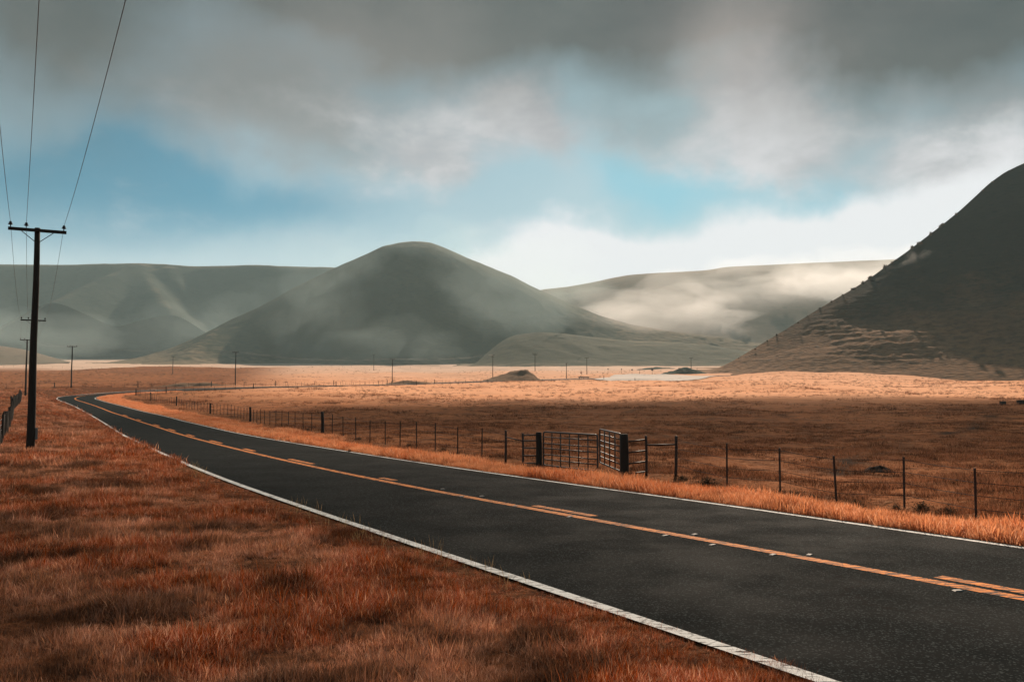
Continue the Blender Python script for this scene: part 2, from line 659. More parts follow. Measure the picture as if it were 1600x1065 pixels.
def mat_paint(name, col, amount):
    m, t, out = new_mat(name)
    p = wpos(t)
    ac, d, crack = asphalt_colour(t, p)
    rd = t.mapping(p, (1, 1, 1), (0, 0, -R(31)))       # along the road
    st = t.mapping(p, (1.6, 9.0, 1))                   # ragged chips torn across the lane
    chips = t.step(t.noise(st, 2.2, 5, .7, .5), amount - .02, amount + .02)
    fine = t.step(t.noise(p, 45, 3, .7), .62, .72)
    cv = t.new('ShaderNodeTexVoronoi', feature='DISTANCE_TO_EDGE')
    t.l.new(t.mapping(rd, (2.2, 2.6, 1)), cv.inputs['Vector'])
    cv.inputs['Scale'].default_value = .9
    crk = t.step(cv.outputs[0], .03, .012)
    wear = t.m('MAXIMUM', t.m('MAXIMUM', t.m('SUBTRACT', 1.0, chips), t.m('MULTIPLY', fine, .8)), t.m('MULTIPLY', crk, .45))
    dirt = t.mix(t.noise(p, 3, 4, .6), tuple(c * .7 for c in col), col)
    c = t.mix(wear, dirt, ac)
    principled(t, out, c, .8, d, 0.4, 0.008, 0.08)
    return m


def mat_grass(name, cols, dark, patch=0.8, transl=0.45, dark_lo=.52, dark_hi=.72, zones=False):
    """cols: three blade colours; dark: matted colour of the darker patches"""
    m, t, out = new_mat(name)
    p = wpos(t)
    rnd = t.new('ShaderNodeAttribute', attribute_name='tone').outputs['Fac']
    ir = t.new('ShaderNodeObjectInfo').outputs['Random']
    n1 = t.noise(p, patch, 4, .6)
    n2 = t.noise(p, patch * .22, 4, .6)
    def inst(nm):
        return t.new('ShaderNodeAttribute', attribute_name=nm, attribute_type='INSTANCER').outputs['Fac']
    c = t.mix(inst('straw') if zones else t.step(n2, .36, .62), cols[0], cols[1])
    c = t.mix(t.m('MULTIPLY', t.step(rnd, .5, .9), .8), c, cols[2])
    c = t.mix(t.step(t.m('ADD', t.m('MULTIPLY', n1, .75), t.m('MULTIPLY', ir, .25)), dark_lo, dark_hi, 0, .9), c, dark)
    c = t.mix(t.step(rnd, .25, .0, 0, .6), c, dark)
    if zones:
        c = t.mix(inst('dim'), c, t.mix(.72, c, dark))
        # each tuft and each blade keeps its own depth of colour
        val = t.m('MULTIPLY', t.m('ADD', .50, t.m('MULTIPLY', ir, .95)), t.step(rnd, .05, .6, .55, 1.15))
        hsv = t.new('ShaderNodeHueSaturation')
        t.put(hsv.inputs['Value'], val)
        t.put(hsv.inputs['Saturation'], t.m('SUBTRACT', 1.12, t.m('MULTIPLY', ir, .3)))
        t.l.new(c, hsv.inputs['Color'])
        c = hsv.outputs[0]
    di = t.new('ShaderNodeBsdfDiffuse')
    tr = t.new('ShaderNodeBsdfTranslucent')
    t.l.new(c, di.inputs[0])
    t.l.new(c, tr.inputs[0])
    mx = t.new('ShaderNodeMixShader')
    mx.inputs[0].default_value = transl
    t.l.new(di.outputs[0], mx.inputs[1])
    t.l.new(tr.outputs[0], mx.inputs[2])
    t.l.new(mx.outputs[0], out.inputs[0])
    return m


M_GROUND = mat_ground()
M_ASPHALT = mat_asphalt()
M_WHITE = mat_paint('white_paint', (0.80, 0.80, 0.79), .43)
M_YELLOW = mat_paint('yellow_paint', (0.88, 0.27, 0.04), .48)
M_WOOD = mat_plain('weathered_pole_wood', (0.022, 0.017, 0.014), .85, .5, 9, .2, (6, 6, .5))
M_POST = mat_plain('weathered_post_wood', (0.030, 0.022, 0.017), .9, .5, 9, .2, (6, 6, .6))
M_STEEL = mat_plain('rusty_dark_steel', (0.028, 0.018, 0.014), .6, .5, 20, .4)
M_TUBE = mat_plain('worn_gate_tube', (0.040, 0.034, 0.031), .45, .5, 25, .5)
M_WIRE = mat_plain('dark_wire', (0.02, 0.019, 0.018), .5, .2, 4, .4)
M_GLASS = mat_plain('dark_insulator_glaze', (0.018, 0.013, 0.012), .25, .3, 10, .5)
M_GREYBOX = mat_plain('grey_weathered_metal', (0.16, 0.17, 0.16), .6, .25, 14, .4)
M_MARK = mat_plain('white_marker_plastic', (0.20, 0.19, 0.18), .7, .4, 30, .4)
M_SIGNBACK = mat_plain('grey_sign_metal', (0.13, 0.14, 0.15), .5, .2, 10, .4)
M_REDSIGN = mat_plain('faded_red_sign', (0.35, 0.07, 0.04), .6, .2, 10, .4)
M_GRAVEL = mat_plain('pale_gravel', (0.46, 0.40, 0.36), .95, .15, 1.2, .1)

# ------------------------------------------------------------------ ground sheet
ang = np.concatenate([np.arange(-180, -42, 4.0), np.arange(-42, 42.01, 0.17), np.arange(46, 181, 4.0)])
rad = np.geomspace(1.2, 9000, 640)
A, RR = np.meshgrid(np.radians(ang), rad)
X = RR * np.sin(A)
Y = RR * np.cos(A)
xf, yf = X.ravel(), Y.ravel()
ol, orr = np.full(len(xf), 500.), np.full(len(xf), 500.)
nearm = (np.hypot(xf, yf) < 720)
ol[nearm], orr[nearm] = road_off(xf[nearm], yf[nearm])
Zg = base_h(xf, yf, ol, orr)
inside = sstep(0.0, -0.35, np.maximum(ol, orr))
Zg = Zg - (0.05 + 0.10 * np.clip(np.hypot(xf, yf) / 60, .4, 2.5)) * inside - 0.012
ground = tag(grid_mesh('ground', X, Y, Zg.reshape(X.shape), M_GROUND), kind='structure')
outside = np.maximum(ol, orr)
FENCE_O = 3.5
verge = np.where(orr > 0, sstep(3.6, 2.6, orr), np.where(ol > 0, sstep(9, 6, ol), 1.0))
verge = np.where(yf > 230, 0.0, verge)
vattr(ground, 'verge', verge)
pale = np.clip(sstep(610, 680, yf + 30 * fbm(xf / 90, yf / 90, 2, 3)) + 0.95 * sstep(115, 200, yf + 12 * fbm(xf / 20, yf / 20, 2, 3)) * sstep(-95, -50, xf + .25 * (yf - 250)), 0, 1)  # far pasture is paler; the nearer band has its sunlight painted in
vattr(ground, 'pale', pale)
# worn cattle trail in the right-hand pasture
TRAIL = spline([gp(*q) for q in [(1300, 745), (1320, 722), (1350, 710), (1385, 702), (1425, 690), (1470, 682), (1510, 676), (1530, 664), (1550, 652), (1540, 645), (1500, 640), (1470, 637)]], .5)
dtr, _ = nearest(TRAIL[::4], xf[nearm], yf[nearm])
trv = np.zeros(len(xf))
trv[nearm] = np.exp(-(dtr / (0.35 + 0.008 * yf[nearm])) ** 2) * np.clip(.55 + 1.6 * fbm(xf[nearm] / 3, yf[nearm] / 3, 5, 2), 0, 1)
vattr(ground, 'trail', trv)


def road_strip(name, A_, B_, mat, lift, n, m=1, kind='structure'):
    """ribbon between two polylines (both resampled), m cells across"""
    A2, B2 = resample(A_, n), resample(B_, n)
    t = np.linspace(0, 1, m + 1)
    XX = A2[:, None, 0] * (1 - t) + B2[:, None, 0] * t
    YY = A2[:, None, 1] * (1 - t) + B2[:, None, 1] * t
    ZZ = valley(YY) + lift + 0.05 * (1 - (2 * t[None, :] - 1) ** 2) * (1 if m > 1 else 0)
    o = grid_mesh(name, XX, YY, ZZ, mat)
    if kind:
        tag(o, kind=kind)
    return o, t


def offset_line(P, d):
    T = np.gradient(P, axis=0)
    T /= np.linalg.norm(T, axis=1)[:, None]
    return P + d * np.stack([T[:, 1], -T[:, 0]], 1)


# road surface: stations paired between the two edge lines
NS = 420
EL, ER = resample(LEFT, NS), resample(RIGHT, NS)
# pair every left station with the closest point of the right line, kept monotone
aR = arclen(ER)
idx = np.array([np.argmin(((ER - p) ** 2).sum(1)) for p in EL])
idx = np.maximum.accumulate(idx)
k = np.convolve(np.pad(idx.astype(float), 6, mode='edge'), np.ones(13) / 13, 'valid')
ERp = np.stack([np.interp(k, np.arange(NS), ER[:, j]) for j in (0, 1)], 1)
wv = ERp - EL
wl = np.linalg.norm(wv, axis=1)[:, None]
EDGE_L, EDGE_R = EL - wv / wl * 0.04, ERp + wv / wl * 0.2
jag = (fbm(np.arange(NS) * .9, np.zeros(NS), 3, 3) * .07)[:, None]
tt = np.linspace(0, 1, 13)
RX = (EDGE_L - wv / wl * jag)[:, None, 0] * (1 - tt) + EDGE_R[:, None, 0] * tt
RY = (EDGE_L - wv / wl * jag)[:, None, 1] * (1 - tt) + EDGE_R[:, None, 1] * tt
CROWN = 0.03


def road_z(y, t):
    return valley(y) + 0.012 + 0 * t


road = tag(grid_mesh('road', RX, RY, road_z(RY, tt), M_ASPHALT), kind='structure')
vattr(road, 'across', np.broadcast_to(tt, RX.shape))


def stripe(name, P, w, mat, a0, a1, n=None, lift=.016, shift=0.0):
    s = arclen(P)
    n = n or max(4, int((a1 - a0) / 1.0))
    t = np.linspace(a0, a1, n)
    C = np.stack([np.interp(t, s, P[:, j]) for j in (0, 1)], 1)
    L_, R_ = offset_line(C, shift - w / 2), offset_line(C, shift + w / 2)
    XX = np.stack([L_[:, 0], R_[:, 0]], 1)
    YY = np.stack([L_[:, 1], R_[:, 1]], 1)
    o = grid_mesh(name, XX, YY, valley(YY) + lift, mat)
    return tag(o, kind='structure')


def arc_at(P, pt):
    i = int(np.argmin(((P - np.asarray(pt)) ** 2).sum(1)))
    return arclen(P)[i]


eL, eR = arclen(LEFT)[-1], arclen(RIGHT)[-1]
stripe('white_edge_line', LEFT, .17, M_WHITE, 0, eL, 700)
stripe('white_edge_line', RIGHT, .13, M_WHITE, 0, eR, 700)
stripe('yellow_centre_line', CENT, .22, M_YELLOW, 0, arclen(CENT)[-1], 700)
for (p0, p1) in [((1640, 925), (1455, 900)), ((922, 807), (812, 790)), ((608, 753), (562, 746)), ((482, 725), (440, 718)), ((385, 706), (362, 701)), ((332, 693), (315, 689)),
                 ((290, 682), (277, 679)), ((262, 673.5), (250, 670.5)), ((236, 665.5), (228, 663)), ((212, 657), (205, 655)), ((193, 650), (187, 648))]:
    a, b = arc_at(CENT, gp(*p0)), arc_at(CENT, gp(*p1))
    stripe('yellow_centre_dash', CENT, .20, M_YELLOW, min(a, b), max(a, b), None, .016, .34)
stripe('gravel_shoulder', LEFT, .5, M_GRAVEL, arc_at(LEFT, so(200, 18)), eL, 260, .004, -.55)

# ------------------------------------------------------------------ hills
def make_hill(name, prof, yc, wfun, mat, nx=320, nd=150, back=200, rough=0.0, gully=0.0, gscale=30, label=None, foot_drop=3.0, extra=None, foot_pow=1.0, sharp=0.0, gentle=(.2, .5)):
    px = np.array([p[0] for p in prof], float)
    py = np.array([p[1] for p in prof], float)
    u = np.linspace(px[0], px[-1], nx)
    # smooth interpolation of the skyline
    fine = np.interp(u, px, py)
    for _ in range(max(1, int(nx / len(prof) / 5)) * 3):
        fine[1:-1] = .25 * fine[:-2] + .5 * fine[1:-1] + .25 * fine[2:]
    yc_ = np.interp(u, [px[0], px[-1]], yc) if hasattr(yc, '__len__') else np.full(nx, float(yc))
    d = np.array([ray(a, b) for a, b in zip(u, fine)])
    xc = d[:, 0] * yc_
    zc = CAM_H + d[:, 2] * yc_
    rise = np.maximum(zc - valley(yc_), 0.5)
    Wf = wfun(u, rise)
    t = np.concatenate([-np.linspace(1, 0, 24, endpoint=False) ** 1.5, np.linspace(0, 1.12, nd)])
    TT, UU = np.meshgrid(t, np.arange(nx), indexing='ij')
    Wd = np.where(TT < 0, back, Wf[UU])
    yy = yc_[UU] - TT * Wd
    xx = np.where(TT < 0, xc[UU] * yy / yc_[UU], xc[UU])
    s = np.clip(np.abs(TT), 0, 1)
    fall = np.where(TT < 0, .5 * (1 + np.cos(math.pi * s)), .5 * (1 + np.cos(math.pi * s ** foot_pow)))
    fall = np.where(TT >= 0, fall * (1 - sharp) + sharp * (1 - s) ** 1.28, fall)
    zz = valley(yy) + rise[UU] * fall - foot_drop * sstep(.9, 1.12, np.abs(TT))
    mid = np.clip(np.sin(math.pi * np.clip(TT, 0, 1)), 0, 1)
    if gully:
        g1 = np.abs(fbm(xx / gscale + .6 * fbm(xx / gscale, yy / gscale, 2, 2), yy / (gscale * 4), 1, 3))
        zz = zz - gully * rise[UU] * g1 * mid
    if rough:
        zz = zz + rough * fbm(xx / 14, yy / 14, 5, 4 if rough < .6 or rough > 1 else 2) * np.minimum(1, mid * 2 + .25)
    if extra is not None:
        zz = extra(xx, yy, zz, TT)
    o = grid_mesh(name, xx, yy, zz, mat)
    # gentle ground carries paler grass, which also paints the sunlit crest rims
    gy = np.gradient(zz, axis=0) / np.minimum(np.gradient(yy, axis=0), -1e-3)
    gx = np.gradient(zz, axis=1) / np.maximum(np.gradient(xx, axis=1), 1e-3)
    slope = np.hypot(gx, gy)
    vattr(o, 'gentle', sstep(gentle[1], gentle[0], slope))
    tag(o, kind='structure')
    return o, (u, xc, yc_, zc)


OL = (0.145, 0.105, 0.06)
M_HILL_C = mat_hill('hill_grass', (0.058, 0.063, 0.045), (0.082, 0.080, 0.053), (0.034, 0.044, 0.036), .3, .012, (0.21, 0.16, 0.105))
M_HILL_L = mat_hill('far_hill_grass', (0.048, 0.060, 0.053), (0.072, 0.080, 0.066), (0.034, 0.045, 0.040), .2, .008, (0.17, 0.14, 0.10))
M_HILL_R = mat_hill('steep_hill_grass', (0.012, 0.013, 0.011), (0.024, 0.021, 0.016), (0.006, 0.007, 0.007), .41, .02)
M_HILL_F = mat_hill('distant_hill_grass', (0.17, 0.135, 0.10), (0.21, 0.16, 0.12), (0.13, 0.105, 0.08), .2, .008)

# central cone
prof_c = [(225, 568), (262, 553), (300, 537), (340, 516), (380, 494), (420, 474), (460, 450), (500, 430), (540, 412), (575, 397), (600, 386), (625, 379), (650, 377), (672, 378.5), (695, 387), (730, 403), (765, 417), (800, 431), (830, 447), (860, 461), (900, 479), (940, 494), (980, 506), (1020, 513), (1060, 520), (1120, 524), (1180, 531), (1240, 548), (1280, 562)]
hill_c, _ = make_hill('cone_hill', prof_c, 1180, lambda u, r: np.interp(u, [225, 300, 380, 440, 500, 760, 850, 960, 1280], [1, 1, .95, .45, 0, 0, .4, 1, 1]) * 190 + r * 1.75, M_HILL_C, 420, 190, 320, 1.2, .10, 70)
# low spur in front of its right flank
prof_s = [(720, 583), (745, 567), (765, 548), (785, 532), (805, 523), (840, 519), (880, 521), (930, 527), (980, 532), (1040, 534), (1100, 538), (1160, 548), (1220, 566)]
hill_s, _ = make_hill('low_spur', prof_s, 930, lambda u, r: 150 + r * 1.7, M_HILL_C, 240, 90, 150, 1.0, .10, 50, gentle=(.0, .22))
# plateau behind on the left with two spurs
prof_l = [(-420, 405), (-200, 408), (0, 413), (100, 414), (170, 412.5), (215, 411), (260, 413), (300, 416), (400, 414.5), (440, 416), (520, 418), (600, 424), (700, 440), (800, 470)]


def spurs(xx, yy, zz, TT):
    def ridge(pts, slope):
        P = []
        for (px_, py_, y_) in pts:
            y_ = 1250 + (y_ - 1130) * .8
            d = ray(px_, py_) * y_
            P.append((d[0], d[1], CAM_H + d[2]))
        P = resample(spline(P, 10), 60)
        best = np.full(xx.shape, -1e9)
        for x0, y0, z0 in P:
            best = np.maximum(best, z0 - slope * np.sqrt((xx - x0) ** 2 + (yy - y0) ** 2 + 250) + slope * 15.8)
        return best
    a = ridge([(212, 413, 1640), (175, 430, 1540), (130, 452, 1430), (85, 474, 1330), (40, 505, 1230), (-10, 540, 1130)], .66)
    b = ridge([(262, 421, 1640), (290, 455, 1540), (318, 490, 1440), (345, 520, 1350), (372, 548, 1250)], .74)
    c = ridge([(220, 420, 1630), (240, 450, 1500), (262, 480, 1380), (290, 510, 1280), (316, 535, 1180)], .74)
    k = 14.0
    out = zz
    for s_ in (a, b, c):
        h = np.clip(.5 + .5 * (s_ - out) / k, 0, 1)
        out = out * (1 - h) + s_ * h + k * h * (1 - h)
    return out + 1.5 * fbm(xx / 40, yy / 40, 3, 3) * (np.abs(TT) > .02)


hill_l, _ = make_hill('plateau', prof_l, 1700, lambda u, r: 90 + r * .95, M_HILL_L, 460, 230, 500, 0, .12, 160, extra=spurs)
# small pale rise at the far left
prof_k = [(-140, 535), (-60, 537), (0, 540), (40, 546), (75, 556), (110, 566)]
make_hill('low_rise', prof_k, 1010, lambda u, r: 140 + r * 1.5, M_HILL_F, 90, 50, 150, .5)
# bright distant hills on the right
prof_f = [(700, 500), (780, 470), (845, 453), (880, 450), (920, 443), (955, 435), (985, 430), (1040, 427), (1100, 424), (1125, 419), (1150, 418), (1230, 414), (1300, 411), (1370, 408), (1500, 402), (1700, 396), (1900, 392)]
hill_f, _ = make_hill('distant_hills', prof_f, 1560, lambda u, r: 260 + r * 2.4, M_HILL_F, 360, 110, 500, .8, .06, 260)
# steep hill on the right
prof_r = [(1060, 602), (1090, 592), (1110, 583), (1150, 561), (1190, 537), (1230, 513), (1265, 491), (1300, 470), (1330, 453), (1360, 434), (1390, 412), (1420, 391), (1450, 368), (1475, 349), (1500, 329), (1525, 306), (1545, 287), (1570, 269), (1600, 255), (1650, 236), (1720, 213), (1800, 195), (1900, 180), (2050, 170), (2200, 185), (2400, 240)]


def lobes(xx, yy, zz, TT):
    """gullies running down the slope and cattle terraces along it"""
    m_ = np.clip(np.sin(math.pi * np.clip(TT * .9 + .1, 0, 1)), 0, 1)
    face = sstep(.02, .15, TT)
    g_ = np.abs(fbm(xx / 30 + yy / 70, yy / 150, 6, 3))
    h_ = zz - valley(yy)
    zz = zz - 9.0 * g_ * m_ * sstep(15, 60, zz) * sstep(.05, .35, TT)
    # one broad rib crossing the lower face
    rib = np.exp(-((h_ - 6 - .28 * (xx - 150)) / 7.0) ** 2) * sstep(120, 160, xx) * sstep(290, 240, xx)
    zz = zz + 2.2 * rib * m_
    wav = np.sin(zz * 2.1 + 5 * fbm(xx / 22, yy / 22, 2, 3))
    patch = np.clip(.45 + 1.3 * fbm(xx / 35, yy / 35, 4, 3), 0, 1)
    zz = zz + face * m_ * (.17 * wav * patch + .42 * fbm(xx / 3.5, yy / 3.5, 1, 3) * (.4 + patch))
    return zz


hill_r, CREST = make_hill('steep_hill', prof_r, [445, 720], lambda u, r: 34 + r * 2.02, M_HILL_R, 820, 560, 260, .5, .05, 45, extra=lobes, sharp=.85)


def mound(name, px0, px1, pyb, pyt, mat, depth=9.0, y=None, skew=0.5):
    a, b = gp(px0, pyb), gp(px1, pyb)
    yb = y or .5 * (a[1] + b[1])
    x0, x1 = (px0 - 800) / F * yb, (px1 - 800) / F * yb
    hgt = (pyb - pyt) / F * yb
    u = np.linspace(0, 1, 60)
    v = np.linspace(-1, 1, 30)
    U, V = np.meshgrid(u, v)
    prof = np.where(U < skew, sstep(0, 1, U / skew), sstep(0, 1, (1 - U) / (1 - skew)))
    xx = x0 + (x1 - x0) * U
    yy = yb + depth * V
    zz = ground_z(xx.ravel(), yy.ravel()).reshape(xx.shape) - .3 + (hgt + .3) * prof * np.cos(V * math.pi / 2) ** 1.2 * (1 + .5 * fbm(xx / 4, yy / 4, 3, 4))
    o = grid_mesh(name, xx, yy, zz, mat)
    return tag(o, kind='structure')


M_MOUND = mat_hill('rough_mound_grass', (0.20, 0.13, 0.085), (0.27, 0.17, 0.11), (0.10, 0.07, 0.05), 0, .3)
M_GREEN = mat_hill('green_scrub', (0.030, 0.050, 0.042), (0.045, 0.066, 0.052), (0.02, 0.035, 0.03), 0, .2)
mound('mound', 735, 852, 596, 582.5, M_MOUND, 16, 352, .72)
mound('earth_bank', 200, 385, 606, 598, M_MOUND, 5, 246, .55)
mound('earth_bank', 560, 700, 600.5, 596, M_MOUND, 4, 295, .5)
mound('green_mound', 1018, 1112, 587, 577, M_GREEN, 12, 452, .6)
mound('green_mound', 985, 1085, 573, 569.5, M_GREEN, 12, 640, .4)

lot = [gp(*q) for q in [(928, 592.8), (1000, 592.8), (1075, 592.4), (1120, 588), (1060, 587.5), (960, 588.0)]]
xx = np.array([p[0] for p in lot])
yy = np.array([p[1] for p in lot])
A_ = resample(np.stack([xx[:3], yy[:3]], 1), 30)
B_ = resample(np.stack([xx[:2:-1], yy[:2:-1]], 1), 30)
t = np.linspace(0, 1, 30)
LX = A_[:, None, 0] * (1 - t) + B_[:, None, 0] * t
LY = A_[:, None, 1] * (1 - t) + B_[:, None, 1] * t
LZ = ground_z(LX.ravel(), LY.ravel()).reshape(LX.shape) + .25
tag(grid_mesh('gravel_lot', LX, LY, LZ, M_GRAVEL), kind='structure')

# ------------------------------------------------------------------ utility poles
POLE_H = 9.3


def insulator(x, z, parent):
    m = MB().lathe((x, 0, z), [(.016, 0), (.016, .07), (.03, .075), (.095, .10), (.085, .125), (.045, .135), (.075, .155), (.07, .175), (.04, .185), (.05, .20), (.045, .225), (.02, .24)], 12)
    return m.build('insulator', M_GLASS, parent, False)


ARM_X = (-1.04, -.44, 1.02)


def make_pole(name, loc, rz, label, h=POLE_H, arm=2.25, arms=1, box=False, thick=.15, pins=ARM_X, arm_z=.13):
    root = empty(name, loc, rz, label, 'utility pole', 'utility poles along the road')
    m = MB()
    zs = np.linspace(-.3, h, 9)
    m.tube([(0.012 * math.sin(z * 1.1), 0.01 * math.cos(z * .9), z) for z in zs], [thick * 1.16 - (thick * .42) * (z / h) for z in zs], 14)
    m.build('shaft', M_WOOD, root, True)
    for a in range(arms):
        za = h - arm_z - a * .75
        c = MB().box((0, -.155, za), (arm * (1 - .1 * a), .10, .13), 0, .015)
        c.build('crossarm', M_WOOD, root)
        for sgn in (-1, 1):
            b = MB().tube([(sgn * .60 * arm / 2.2, -.16, za - .07), (sgn * .05, -.155, za - .52)], .017, 6)
            b.build('brace', M_STEEL, root)
        if a == 0:
            for px_ in pins:
                insulator(px_ * arm / 2.25, za + .07, root).location.y = -.155
    if box:
        MB().box((thick + .06, -.02, .74), (.10, .13, .5), 0, .02).build('meter_box', M_GREYBOX, root)
    return root


P = {}
p1 = gp(47, 706)


def at_dist(px, yv):
    return np.array([(px - 800) / F * yv, yv])


pole_pts = [p1, at_dist(49.5, 92.0), at_dist(41, 147.0), at_dist(112, 197.0), at_dist(368, 252.0), at_dist(613, 318.0), at_dist(770, 372.0)]
line_dir = [None] * len(pole_pts)
p0 = p1 + np.array([30., -55.])
chain = [p0] + pole_pts
labels = ['tallest dark wooden utility pole with three insulators, standing in the left roadside grass',
          'dark pole with small crossarm mostly hidden behind the tallest pole at left',
          'thin pole at left end of the fence, its arm just below another crossarm',
          'dark pole at the outside of the far road bend, left of the curve',
          'dark pole beside the earth bank in front of the left flank of the cone hill',
          'thin pole on the pale field in front of the middle of the cone hill',
          'tall thin pole with two crossarms left of the grassy mound']
POLE_OBJS = []
arms_w = [2.2, 2.35, 2.1, 2.3, 2.2, 2.3, 2.2]
heights = [9.5, 9.3, 9.3, 9.3, 9.5, 9.2, 11.0]
for i, q in enumerate(pole_pts):
    a = chain[i]
    b = chain[i + 2] if i + 2 < len(chain) else q + (q - chain[i])
    dd = b - a
    rz = -math.atan2(dd[0], dd[1])
    o = make_pole('utility_pole', (q[0], q[1], gz(*q)), rz, labels[i], heights[i], arms_w[i], 2 if i == 6 else 1, i == 0, 15e-2 if i == 0 else .14)
    POLE_OBJS.append((o, rz, arms_w[i], heights[i]))
for (px_, pyb, yv, h, arm, lab, arms) in [
        (270, 576, 475, 9.6, 2.3, 'faint grey pole at the left foot of the cone hill', 1),
        (584, 573, 600, 10.5, 1.6, 'very faint pole inside the shadow at the foot of the cone hill', 1),
        (836, 583, 480, 9.8, 2.9, 'thin pole with double crossarm rising behind the grassy mound', 2),
        (885, 592, 400, 7.4, .8, 'short bare pole without full crossarm right of the grassy mound', 1),
        (917, 588, 440, 8.9, 2.3, 'thin pole right of the short bare pole, left of the pale gravel lot', 1),
        (1080, 580, 500, 8.6, 2.3, 'thin pole standing behind the dark green mound by the steep hill', 1)]:
    q = at_dist(px_, yv)
    make_pole('utility_pole', (q[0], q[1], gz(*q)), R(-8), lab, h, arm, arms)

# the three conductors
P0_ARM = (-.80, .10, 1.04)
WIRE_LABELS = ['overhead wire on the left end of the tallest pole crossarm', 'overhead wire on the middle insulator of the tallest pole, left of its shaft', 'overhead wire on the right end of the tallest pole crossarm']
for wi, xo in enumerate(ARM_X):
    pts = []
    ends = []
    z0 = gz(*p0)
    ends.append(Vector((p0[0], p0[1], z0 + 9.4)) + Vector((math.cos(POLE_OBJS[0][1]) * P0_ARM[wi], math.sin(POLE_OBJS[0][1]) * P0_ARM[wi], .2)))
    for (o, rz, aw, h) in POLE_OBJS[:7]:
        x_ = xo * aw / 2.25
        ends.append(Vector(o.location) + Vector((math.cos(rz) * x_ + math.sin(rz) * .155, math.sin(rz) * x_ - math.cos(rz) * .155, h - .13 + .07 + .215)))
    for a, b in zip(ends[:-1], ends[1:]):
        L_ = (b - a).length
        n = 26
        sag = .95 * (L_ / 60) ** 2
        for j in range(n):
            s = j / n
            q = a.lerp(b, s)
            q.z -= 4 * sag * s * (1 - s)
            pts.append(q)
    pts.append(ends[-1])
    tag(MB().tube(pts, .0078, 5).build('power_line', M_WIRE, None, True), WIRE_LABELS[wi], 'wire', 'overhead wires of the pole line')

# ------------------------------------------------------------------ fences
def steel_post_mesh(h=1.15):
    m = MB()
    m.box((0, 0, h / 2 - .15), (.045, .016, h + .3), 0)
    m.box((0, .019, h / 2 - .15), (.014, .022, h + .28), 0)
    for k in range(7):
        m.box((0, -.012, .25 + k * .13), (.02, .008, .03), 0)
    return m


def wood_post_mesh(h=1.25, r=.065):
    m = MB()
    zs = [-.3, .2, h * .6, h - .03, h]
    m.tube([(.012 * math.sin(3 * z), .012 * math.cos(2 * z), z) for z in zs], [r * 1.06, r * 1.03, r, r * .98, r * .8], 9)
    return m


ST = steel_post_mesh().build('fence_post', M_STEEL)
WD = wood_post_mesh().build('fence_post', M_POST, None, True)
WDT = wood_post_mesh(1.3, .10).build('fence_post', M_POST, None, True)
FARP = MB().box((0, 0, .5), (.07, .07, 1.6), 0, .01).build('fence_post', M_POST)
SLIM = wood_post_mesh(1.2, .042).build('fence_post', M_STEEL, None, True)
PROTO = {'p': SLIM.data, 's': ST.data, 'w': WD.data, 't': WDT.data, 'f': FARP.data}
for o in (ST, WD, WDT, FARP, SLIM):
    bpy.data.objects.remove(o)


def make_fence(name, pts, kinds, label, strands=(.3, .55, .8, 1.05), wire_r=.006, scale=1.0, lean=.015, group=None, sag=.01):
    q0 = pts[0]
    z0 = gz(*q0)
    root = empty(name, (q0[0], q0[1], z0), 0, label, 'fence', group)
    zs = ground_z([p[0] for p in pts], [p[1] for p in pts])
    for p, z, k_ in zip(pts, zs, kinds):
        o = bpy.data.objects.new('fence_post', PROTO[k_])
        COL.objects.link(o)
        o.parent = root
        o.location = (p[0] - q0[0], p[1] - q0[1], z - z0)
        o.rotation_euler = (random.gauss(0, lean), random.gauss(0, lean), random.uniform(-.5, .5))
        sc = scale * random.uniform(.94, 1.06)
        o.scale = (1, 1, sc)
    for hz in strands:
        wp = []
        for i, (p, z) in enumerate(zip(pts, zs)):
            a = Vector((p[0] - q0[0], p[1] - q0[1], z - z0 + hz * scale))
            if i:
                b = wp[-1]
                wp.append(Vector(((a.x + b.x) / 2, (a.y + b.y) / 2, (a.z + b.z) / 2 - sag * random.uniform(.3, 2))))
            wp.append(a + Vector((0, 0, random.gauss(0, .008))))
        MB().tube(wp, wire_r, 4).build('wire_strand', M_WIRE, root)
    return root


def along(P, step, jitter=.1):
    a = arclen(P)
    s, out = 0, []
    while s <= a[-1]:
        out.append(np.array([np.interp(s, a, P[:, 0]), np.interp(s, a, P[:, 1])]))
        s += step * (1 + random.uniform(-jitter, jitter))
    return out


# right of the gate
rf = [so(3.0, 16.8), so(6.6, 16.75)] + [gp(*q) for q in [(1525, 806), (1413, 788), (1307, 780), (1219, 766), (1136, 757), (1056, 742)]]
make_fence('wire_fence', rf, 'sssssssp', 'barbed wire fence on thin steel posts, right of the metal gates', scale=1.0)
# left of the gate to the corner at the bend
nearp = [gp(*q) for q in [(790, 719), (753, 713), (715, 708), (680, 702), (651, 698.5), (625, 696), (602, 692.5), (578, 690), (556, 686.5), (536, 682), (519, 678.5), (504, 677), (487, 674)]]
lf_line = spline([nearp[-1]] + [so(*q) for q in [(73.1, 20.5), (94.2, 22.9), (124.8, 24.6), (150, 25.2), (175, 25.8), (188, 26.6)]], .5)
rest = along(lf_line, 2.25)[1:]
nk = len(nearp) + len(rest)
lkinds = ['p'] + ['s'] * (nk - 1)
for j in range(11, nk, 12):
    lkinds[j] = 't'
lkinds[-1] = 't'
make_fence('wire_fence', nearp + rest, lkinds, 'long wire fence of many thin posts running from the gates to the road bend', scale=1.02, wire_r=.0055)
